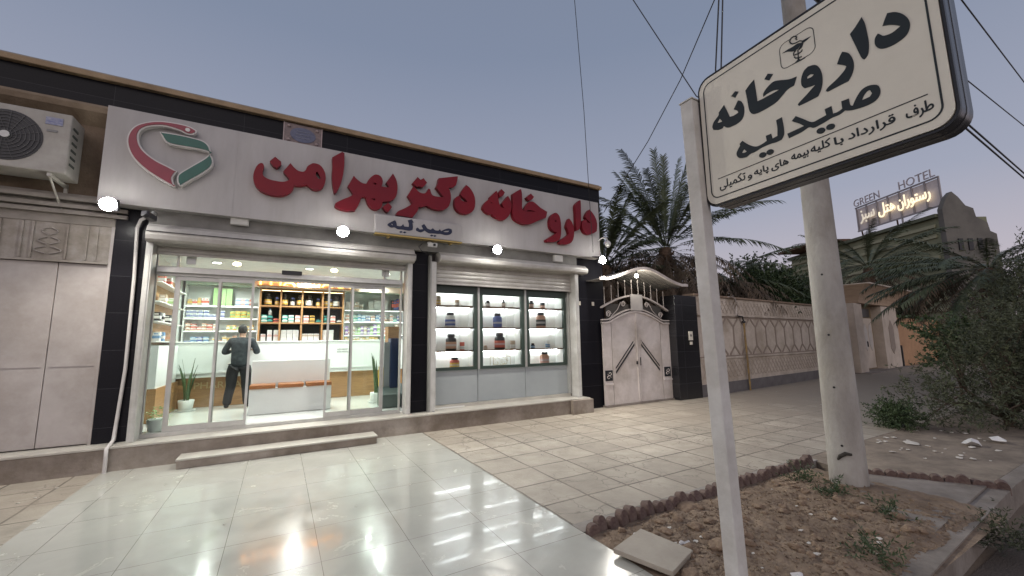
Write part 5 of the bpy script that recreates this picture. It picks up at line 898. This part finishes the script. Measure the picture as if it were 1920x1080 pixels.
def bushy(name, label, cat, base, blobs, n, m, seed, lw=.05, ll=.10, trunk=True, tr=.09, feather=0, trm=None):
    """tapered trunk and limbs reaching leaf clumps; thousands of small leaves gathered in twig tufts"""
    rng = np.random.default_rng(seed); t = thing(name, label, cat, base); bx = Vector(base)
    if trunk:
        mb = MB(); fork = bx+Vector((0, 0, blobs[0][2]*.35)); mb.tube([bx-Vector((0, 0, .1)), bx+Vector((.03, 0, .3*fork.z)), fork], [tr, tr*.8, tr*.65], 8)
        for (cx_, cy_, cz__, rx, ry, rz) in blobs:
            e = bx+Vector((cx_, cy_, cz__)); m1 = fork.lerp(e, .5)+Vector((rng.normal(0, .1), rng.normal(0, .1), .1)); mb.tube([fork, m1, e], [tr*.5, tr*.3, tr*.1], 6)
            for k in range(5):
                q = e+Vector((rng.normal(0, .5)*rx, rng.normal(0, .5)*ry, rng.normal(0, .5)*rz)); mb.tube([m1.lerp(e, rng.random()), q], [tr*.14, tr*.05], 4, False)
        part(mb, 'trunk', trm or mat('bark', (.09,.065,.045), .9, c2=(.05,.035,.025), ns=6, bump=.6, bs=20), t)
    tot = sum(b[3]*b[4]*b[5] for b in blobs)**1; V = []
    for (cx_, cy_, cz__, rx, ry, rz) in blobs:
        k = max(6, int(n*(rx*ry*rz)/tot/14)); d = rng.normal(size=(k, 3)); d /= np.linalg.norm(d, axis=1)[:, None]; r = rng.random(k)**.45; cen = np.array([bx.x+cx_, bx.y+cy_, bx.z+cz__])+d*r[:, None]*np.array([rx, ry, rz])*(1+.25*rng.normal(size=(k, 1)))
        out = d+np.array([0, 0, .35]); out /= np.linalg.norm(out, axis=1)[:, None]
        for c, o in zip(cen, out):
            tw = o+rng.normal(0, .5, 3); tw /= np.linalg.norm(tw); L_ = ll*rng.uniform(2.2, 4.5)
            uu = rng.random(14); P = c+tw*(uu*L_)[:, None]; dv = tw*.5+rng.normal(0, .6, (14, 3)); dv /= np.linalg.norm(dv, axis=1)[:, None]; sd = np.cross(dv, rng.normal(size=(14, 3))); sd /= np.linalg.norm(sd, axis=1)[:, None]
            l = ll*rng.uniform(.6, 1.2, (14, 1)); w = lw*rng.uniform(.6, 1.1, (14, 1)); V.append(np.stack([P, P+dv*l*.5+sd*w*.5, P+dv*l, P+dv*l*.5-sd*w*.5], 1).reshape(-1, 3))
    V = np.concatenate(V); V[:, 2] = np.maximum(V[:, 2], -.1)
    leaf_mesh('crown' if trunk else 'foliage', V, np.arange(len(V)).reshape(-1, 4), m, t); return t
LF1 = mat('leaf_dark', (.028,.052,.018), .6, c2=(.055,.085,.03), ns=2.5); LF2 = mat('leaf_olive', (.032,.042,.022), .65, c2=(.06,.07,.036), ns=2); LF3 = mat('leaf_feather', (.03,.038,.022), .65, c2=(.08,.092,.045), ns=3)
bushy('leafy_tree', 'dense dark green tree behind the wall between the post and the concrete pole', 'tree', (17.0, 9.6, 0), [(0, 0, 3.6, 1.3, 1, 1.0), (1.2, .3, 3.9, 1.1, 1, .9), (2.4, .2, 3.5, 1.3, 1, 1.0), (-1.0, 0, 3.1, 1.0, .8, .8), (.6, -.2, 2.9, 1.5, .9, .8), (3.2, .2, 2.9, 1.2, .9, .8)], 30000, LF1, 21, .07, .12, tr=.16)
bushy('garden_shrub', 'dark hedge foliage filling the gap above the wall beside the doorway cornice', 'shrub', (22.5, 10.8, 0), [(0, 0, 3.2, 2.2, 1, 1.0), (3, 0, 3.3, 2, 1, 1.0), (6.5, 0, 3.2, 2.4, 1, 1.1), (-2.2, 0, 3.2, 1.4, .9, .9), (9.5, 0, 3.1, 2.2, 1, 1), (12.5, 0, 3.1, 2.4, 1, 1.1)], 34000, LF2, 22, .09, .16, tr=.12)
bushy('backdrop_tree', 'dark rounded tree mass low behind the gate canopy and first palms', 'tree', (12.0, 12.8, 0), [(-3.4, 0, 3.1, 1.3, 1, 1.3), (-1.8, 0, 3.5, 1.4, 1, 1.3), (0, 0, 3.7, 1.5, 1, 1.4), (1.8, 0, 3.6, 1.5, 1, 1.3), (3.6, 0, 3.6, 1.4, 1, 1.2), (-2.6, -.6, 2.4, 1.4, .8, .9)], 30000, LF2, 23, .09, .16, tr=.15)
bushy('tamarisk', 'large dark feathery bush spreading over the pavement at the right edge', 'tree', (11.2, 2.15, -.05), [(-1.2,.55,.5,.6,.5,.4),(-.7,.4,.85,.6,.5,.45),(-.2,.2,1.25,.6,.5,.5),(.4,0,1.45,.7,.6,.6),(.9,-.2,1.65,.7,.6,.6),(1.4,-.5,1.6,.8,.6,.7),(.3,-.5,.7,1,.7,.6),(-.6,-.1,.4,1,.6,.35),(1.2,-.8,1,.9,.7,.8)], 30000, LF3, 24, .02, .085, tr=.11)
bushy('tamarisk', 'tall dark feathery tree rising behind the right edge bush', 'tree', (14.8, 2.5, -.05), [(0,0,2.3,.7,.6,.7),(.6,-.2,2.9,.8,.7,.7),(1.8,-.7,3.1,1,.8,.8),(.5,-.6,1.4,1,.8,.8),(2.5,-1.4,2.8,1.1,.9,.9),(2.6,0,1.8,1,.9,.9),(-.3,.3,1.2,.7,.6,.6)], 30000, LF3, 25, .028, .11, tr=.13)
bushy('leafy_sapling', 'slim broad leaved sapling reaching left in front of the tan wall', 'tree', (12.3, 2.95, -.05), [(-.35, .1, 1.75, .35, .3, .16), (.1, 0, 1.45, .4, .3, .2), (.5, .1, 1.7, .4, .35, .3), (-.9, .2, 1.95, .22, .2, .12), (-.1, .1, 1.1, .4, .3, .2)], 3200, LF1, 26, .045, .08, tr=.035)
for i, (c, s, w) in enumerate((((5.25, 1.13, -.215), .24, 'dark tuft of weed growing in the gutter beside the kerb'), ((3.75, 1.45, .0), .11, 'small green weed at the street end of the dirt bed'), ((9.5, 3.15, -.02), .42, 'low green weeds on the verge left of the feathery bush'), ((5.05, 2.55, .0), .10, 'little weed at the foot of the concrete pole'), ((4.9, 2.15, .0), .08, 'second little weed beside the concrete footing'), ((4.75, 1.72, .0), .07, 'sparse grass tuft along the concrete footing edge'))):
    bushy('weed', w, 'weed', c, [(0, 0, s*.55, s*.8, s*.7, s*.6), (s*.4, s*.1, s*.4, s*.6, s*.6, s*.45)], (1800, 500, 7000, 500, 500, 500)[i], LF1 if i else LF3, 40+i, (.012, .012, .02)[i] if i < 3 else .012, .045, trunk=False)
t = thing('bare_tree', 'thin leafless twigs poking above the trees beside the concrete pole', 'tree', (21.5, 11.5, 0)); rng = np.random.default_rng(3); mb = MB()
mb.tube([(21.5, 11.5, 0), (21.5, 11.5, 3.5)], [.1, .05], 6)
for k in range(16):
    a = rng.uniform(0, 6.28); e = Vector((21.5+math.cos(a)*rng.uniform(.3, 1.3), 11.5+math.sin(a)*.5, rng.uniform(4.6, 5.9))); mb.tube([(21.5, 11.5, 3.2), Vector((21.5, 11.5, 3.4)).lerp(e, .5)+Vector((0, 0, .2)), e], [.03, .02, .008], 4)
part(mb, 'trunk', MATS['bark'], t)
# ---------------- hotel far behind ----------------
HT = thing('hotel', 'green ribbed hotel block with dark stepped gable end beyond the trees', 'building', (38.9, 9.1, 0)); ha = Vector((38.9, 9.1)); hb = Vector((46.7, 22.8)); hd = (hb-ha).normalized(); hn = Vector((hd.y, -hd.x))
def hp(s, v): q = ha+hd*s+hn*v; return q.x, q.y
def hbox(s0, s1, v0, v1, z0, z1, mb=None):
    mb = mb or MB(); vs = [(*hp(s, v), z) for s in (s0, s1) for v in (v0, v1) for z in (z0, z1)]; return mb.add(vs, [(0,1,3,2), (4,6,7,5), (0,4,5,1), (2,3,7,6), (0,2,6,4), (1,5,7,3)])
part(hbox(0, 15, 0, 3.2, 0, 9.6), 'wall', mat('hotel_green', (.25,.255,.16), .8, c2=(.19,.20,.125), ns=.6), HT)
for i in range(9): part(hbox(.3, 15, -.12, -.01, 3.2+i*.72, 3.42+i*.72), 'ribbed_band', mat('hotel_band', (.36,.355,.23), .7), HT)
part(hbox(-.0, 15.2, -.3, .25, 9.61, 9.85), 'parapet', mat('hotel_par', (.13,.14,.09), .8), HT)
part(hbox(15.1, 26, .5, 6, 0, 8.6), 'low_wing', mat('hotel_tan', (.34,.29,.17), .8, c2=(.26,.22,.13), ns=.7), HT); part(hbox(15.0, 26.2, .2, 6, 8.62, 8.95), 'wing_roof', mat('hotel_roof', (.08,.055,.04), .8), HT)
part(hbox(8.3, 14, -2.0, .8, 10.0, 10.2), 'rusty_roof', mat('rust_roof', (.14,.07,.045), .8), HT)
for s in (8.6, 11.0, 13.6): part(hbox(s, s+.15, .2, .35, 9.4, 9.99), 'roof_post', mat('rust_roof', (.14,.07,.045)), HT)
mb = MB(); G_ = [(-.1, 0), (-.1, 10.1), (.3, 10.9), (.7, 11.3), (1.1, 10.9), (1.5, 10.3), (2.0, 10.1), (2.1, 9.5), (2.8, 9.1), (2.9, 8.5), (3.3, 8.3), (3.3, 0)]
vs = [(*hp(-.35, v), z) for v, z in G_]+[(*hp(-.01, v), z) for v, z in G_]; n_ = len(G_); mb.add(vs, [tuple(range(n_)), tuple(range(2*n_-1, n_-1, -1))]+[(i, (i+1)%n_, n_+(i+1)%n_, n_+i) for i in range(n_)])
part(mb, 'gable_wall', mat('hotel_gable', (.17,.16,.14), .85, c2=(.11,.105,.095), ns=.8, bump=.3), HT)
for v in (.6, 1.25, 1.9): part(hbox(-.42, -.36, v, v+.3, 7.2, 8.0), 'window', BLACK, HT)
HS = thing('rooftop_sign', 'steel framed hotel roof sign with lit Persian letters and pale Latin letters above', 'sign', (*hp(4, .6), 9.8)); SF_ = mat('frame_pale', (.36,.33,.34), .6)
mb = MB()
for z in (10.5, 12.55): hbox(.2, 7.2, .55, .65, z, z+.1, mb)
part(mb, 'rails', SF_, HS)
for k in range(8): part(hbox(.2+k*.98, .29+k*.98, .56, .64, 9.7 if k % 3 == 0 else 10.61, 12.54), 'upright', SF_, HS)
for s in (.4, 3.8, 7.1): part(MB().tube([(*hp(s, .7), 12.0), (*hp(s+1.2, 2.0), 9.7)], .06, 5), 'brace', mat('rust_roof', (.14,.07,.045)), HS)
part(hbox(.25, 7.15, .66, .70, 10.62, 12.5), 'mesh_panel', mat('mesh_pale', (.78,.70,.68), .8), HS)
FH = frame((*hp(7.2, .50), 10.75), (-hd.x, -hd.y, 0))
for w, u0, u1, mm in (('رستوران', 3.9, 6.4, 'warm_letters'), ('هتل', 2.25, 3.7, 'warm_letters'), ('سبز', .5, 1.9, 'dim_letters')):
    text(shape_ar(w), 'lit_letters', emat('warm_letters', (1, .82, .5), .75) if mm == 'warm_letters' else emat('dim_letters', (1, .85, .6), .3), HS, FH, w=u1-u0, h=1.15, x0=u0, y0=.3, depth=.06, bold=.012)
text('GREEN', 'latin_letters', mat('latin_pale', (.52,.47,.49), .6), HS, FH, w=2.5, h=.62, x0=.05, y0=1.93, depth=.05); text('HOTEL', 'latin_letters', MATS['latin_pale'], HS, FH, w=2.7, h=.62, x0=4.2, y0=1.93, depth=.05)
# ---------------- edging bricks, rubble, litter ----------------
random.seed(31)
eb = MB().prism([(-.052, 0), (.052, 0), (.052, .07)]+[(.052*math.cos(a), .07+.05*math.sin(a)) for a in [k*math.pi/8 for k in range(1, 8)]]+[(-.052, .07)], 'y', -.035, .035).build('edging_brick', BRICK, bevel=.003)
tag(eb, 'round topped red edging brick in the row between the paving and the dirt bed', 'brick', 'edging bricks along the paving'); first = True
def place(proto, x, y, z, rz, sc=(1, 1, 1), tilt=(0, 0), label=None, group=None):
    global first
    o = proto if first else proto.copy()
    if not first: COL.objects.link(o)
    first = False; o.location = (x, y, z); o.rotation_euler = (tilt[0], tilt[1], rz); o.scale = sc; ORG[o.name] = Vector((x, y, z))
    if label: o['label'] = label
    if group: o['group'] = group
    return o
x = 2.36
while x < 5.9:
    place(eb, x, 2.86+random.uniform(-.012, .012), -.012+random.uniform(-.02, .012), random.gauss(0, .12), (1, random.uniform(.85, 1.1), random.uniform(.85, 1.12)), (random.gauss(-.18, .12), random.gauss(0, .07))); x += random.uniform(.104, .125)
for k in range(13):
    u = k/12; place(eb, 5.98+.66*u+random.uniform(-.01, .01), 2.40-1.0*u, -.045+random.uniform(-.015, .01), R_(-57)+random.gauss(0, .15), (1, 1, random.uniform(.9, 1.2)), (random.gauss(0, .1), random.gauss(0, .08)), 'worn tan edging brick in the short row right of the concrete pole', 'edging bricks right of the pole')
def rock(seed, s):
    bm = bmesh.new(); bmesh.ops.create_icosphere(bm, subdivisions=3, radius=s); rnd = random.Random(seed); sx_, sy_, sz_ = rnd.uniform(.8, 1.5), rnd.uniform(.7, 1.1), rnd.uniform(.45, .75)
    for v in bm.verts:
        n = noise.noise(v.co/s*1.1+Vector((seed*3.1, 0, 0)))*.45+noise.noise(v.co/s*3+Vector((0, seed, 0)))*.16; v.co = v.co*(1+n); v.co = Vector((v.co.x*sx_, v.co.y*sy_, v.co.z*sz_))
    me = bpy.data.meshes.new('rock'); bm.to_mesh(me); bm.free(); return me
ROCK = mat('rubble_rock', (.24,.17,.115), .9, c2=(.15,.10,.065), ns=5, bump=.6, bs=30); rockm = [rock(i, .05) for i in range(6)]
for m_ in rockm: m_.materials.append(ROCK)
def rk(x, y, s, label, i, group=None):
    o = bpy.data.objects.new('rock', rockm[i % 6]); COL.objects.link(o); o.location = (x, y, bedz(x, y)+.008*s if 2.3 < x < 5.5 and y < 2.9 else .005); o.scale = (s,)*3; o.rotation_euler = (0, 0, i*1.7); ORG[o.name] = o.location.copy(); tag(o, label, 'rock', group)
rk(3.02, 2.12, 1.7, 'largest brown rock, left of the white post in the dirt bed', 0); rk(3.28, 2.15, 1.2, 'rounded brown rock beside the largest one at the white post', 1); rk(3.45, 2.78, 1.5, 'flat pinkish stone at the edging bricks behind the white post', 2); rk(3.2, 1.5, 1.2, 'angular stone lying right of the white post near the bottom edge', 3); rk(2.75, 1.75, 1.1, 'angular stone near the stone slab at the bottom edge', 4)
random.seed(5)
for i in range(110): rk(random.uniform(2.42, 4.9), random.uniform(1.4, 2.72), random.uniform(.25, 1.0), 'small brown clod lying loose on the dirt bed', i, 'small clods on the dirt bed')
rng = np.random.default_rng(9); V = []
for i in range(9000):
    x, y = rng.uniform(2.36, 5.4), rng.uniform(1.3, 2.8); s = abs(rng.normal(0, .006))+.003; c = np.array([x, y, bedz(x, y)+s*.3]); d = rng.normal(size=(4, 3)); d /= np.linalg.norm(d, axis=1)[:, None]; q = c+d*s*np.array([1.3, 1.3, .8]); V += [q[0], q[1], q[2], q[0], q[2], q[3], q[0], q[3], q[1], q[1], q[3], q[2]]
V = np.array(V); o = leaf_mesh('gravel', V, np.arange(len(V)).reshape(-1, 3), mat('gravel_mix', (.26,.19,.13), .9, c2=(.12,.08,.055), ns=14), org=(0, 0, 0)); tag(o, kind='stuff')
st = solo(MB().box(-.19, .19, -.21, .21, 0, .035).build('x', STEPTOP) and MB().prism([(2.235, 2.475), (2.355, 2.04), (2.715, 2.155), (2.655, 2.60)], 'z', .03, .065), 'stone_slab', mat('loose_slab', (.38,.34,.28), .6, c2=(.31,.27,.22), ns=3, bump=.2), 'loose beige stone slab lying at the corner of walkway and dirt bed', 'slab', (2.5, 2.3, .03), bevel=.004)
bpy.data.objects.remove(bpy.data.objects['x'])
PAPER = mat('paper', (.60,.57,.52), .8, c2=(.45,.42,.38), ns=8)
def scrap(x, y, s, seed, label, group=None, z=None, m=PAPER, nm='paper_scrap', lump=.25):
    rnd = random.Random(seed); mb = MB(); n = 9; z = (bedz(x, y) if 2.3 < x < 5.5 and y < 2.9 else .004) if z is None else z; ring_ = []
    for k in range(n): a = 6.283*k/n; r = s*rnd.uniform(.55, 1.1); ring_.append((x+r*math.cos(a), y+r*.75*math.sin(a), z+.004+rnd.random()*s*lump))
    top = [(x+rnd.uniform(-.2, .2)*s, y+rnd.uniform(-.2, .2)*s, z+s*lump*1.3)]
    mb.add(ring_+top+[(p[0], p[1], p[2]-.004) for p in ring_], [(k, (k+1)%n, n) for k in range(n)]+[tuple(range(2*n, n, -1))]+[(k, n+1+k, n+1+(k+1)%n, (k+1)%n) for k in range(n)])
    return solo(mb, nm, m, label, 'litter', (x, y, z), group)
scrap(3.05, 1.62, .055, 1, 'crumpled white plastic bag just right of the white post in the dirt', m=mat('bag_white', (.68,.67,.66), .6), nm='plastic_bag', lump=.7)
scrap(2.80, 2.30, .05, 2, 'printed grey paper scrap above the loose stone slab', m=mat('printed', (.32,.31,.33), .7, c2=(.5,.48,.48), ns=30)); scrap(2.60, 2.60, .045, 3, 'white crumpled wrapper beside the leftmost edging bricks', m=MATS['bag_white'])
random.seed(14)
for i in range(26): scrap(random.uniform(2.7, 4.9), random.uniform(1.35, 2.7), random.uniform(.012, .034), 10+i, 'small pale paper scrap lying on the dirt bed', 'paper scraps on the dirt bed')
for i in range(34): scrap(random.uniform(7.3, 9.9), random.uniform(1.7, 2.95), random.uniform(.015, .06), 60+i, 'white paper scrap lying on the verge before the feathery bush', 'paper scraps on the verge', z=0)
scrap(8.3, 2.6, .16, 120, 'flat white sheet lying on the verge left of the feathery bush', z=0, lump=.06); scrap(8.85, 2.1, .13, 121, 'white crumpled plastic bag under the feathery bush', z=0, m=MATS['bag_white'], nm='plastic_bag', lump=.6); scrap(9.4, 1.95, .14, 122, 'white foam box lid at the right of the verge litter', z=0, m=MATS['bag_white'], nm='foam_lid', lump=.5)
for i in range(30): scrap(random.uniform(2.6, 13), random.uniform(3.4, 7.2), random.uniform(.006, .025), 140+i, 'tiny pale scrap lying on the beige paving', 'scraps on the paving', z=.001)
for i in range(9): scrap(random.uniform(-1.5, 2.2), random.uniform(3.2, 6.9), random.uniform(.006, .016), 300+i, 'tiny scrap lying on the white tiles of the walkway', 'scraps on the walkway', z=.004)
for i in range(8): scrap(random.uniform(-3.4, -1.95), random.uniform(6.4, 7.2), random.uniform(.008, .025), 200+i, 'tiny scrap lying on the paving left of the white walkway', 'scraps left of the walkway', z=.001)
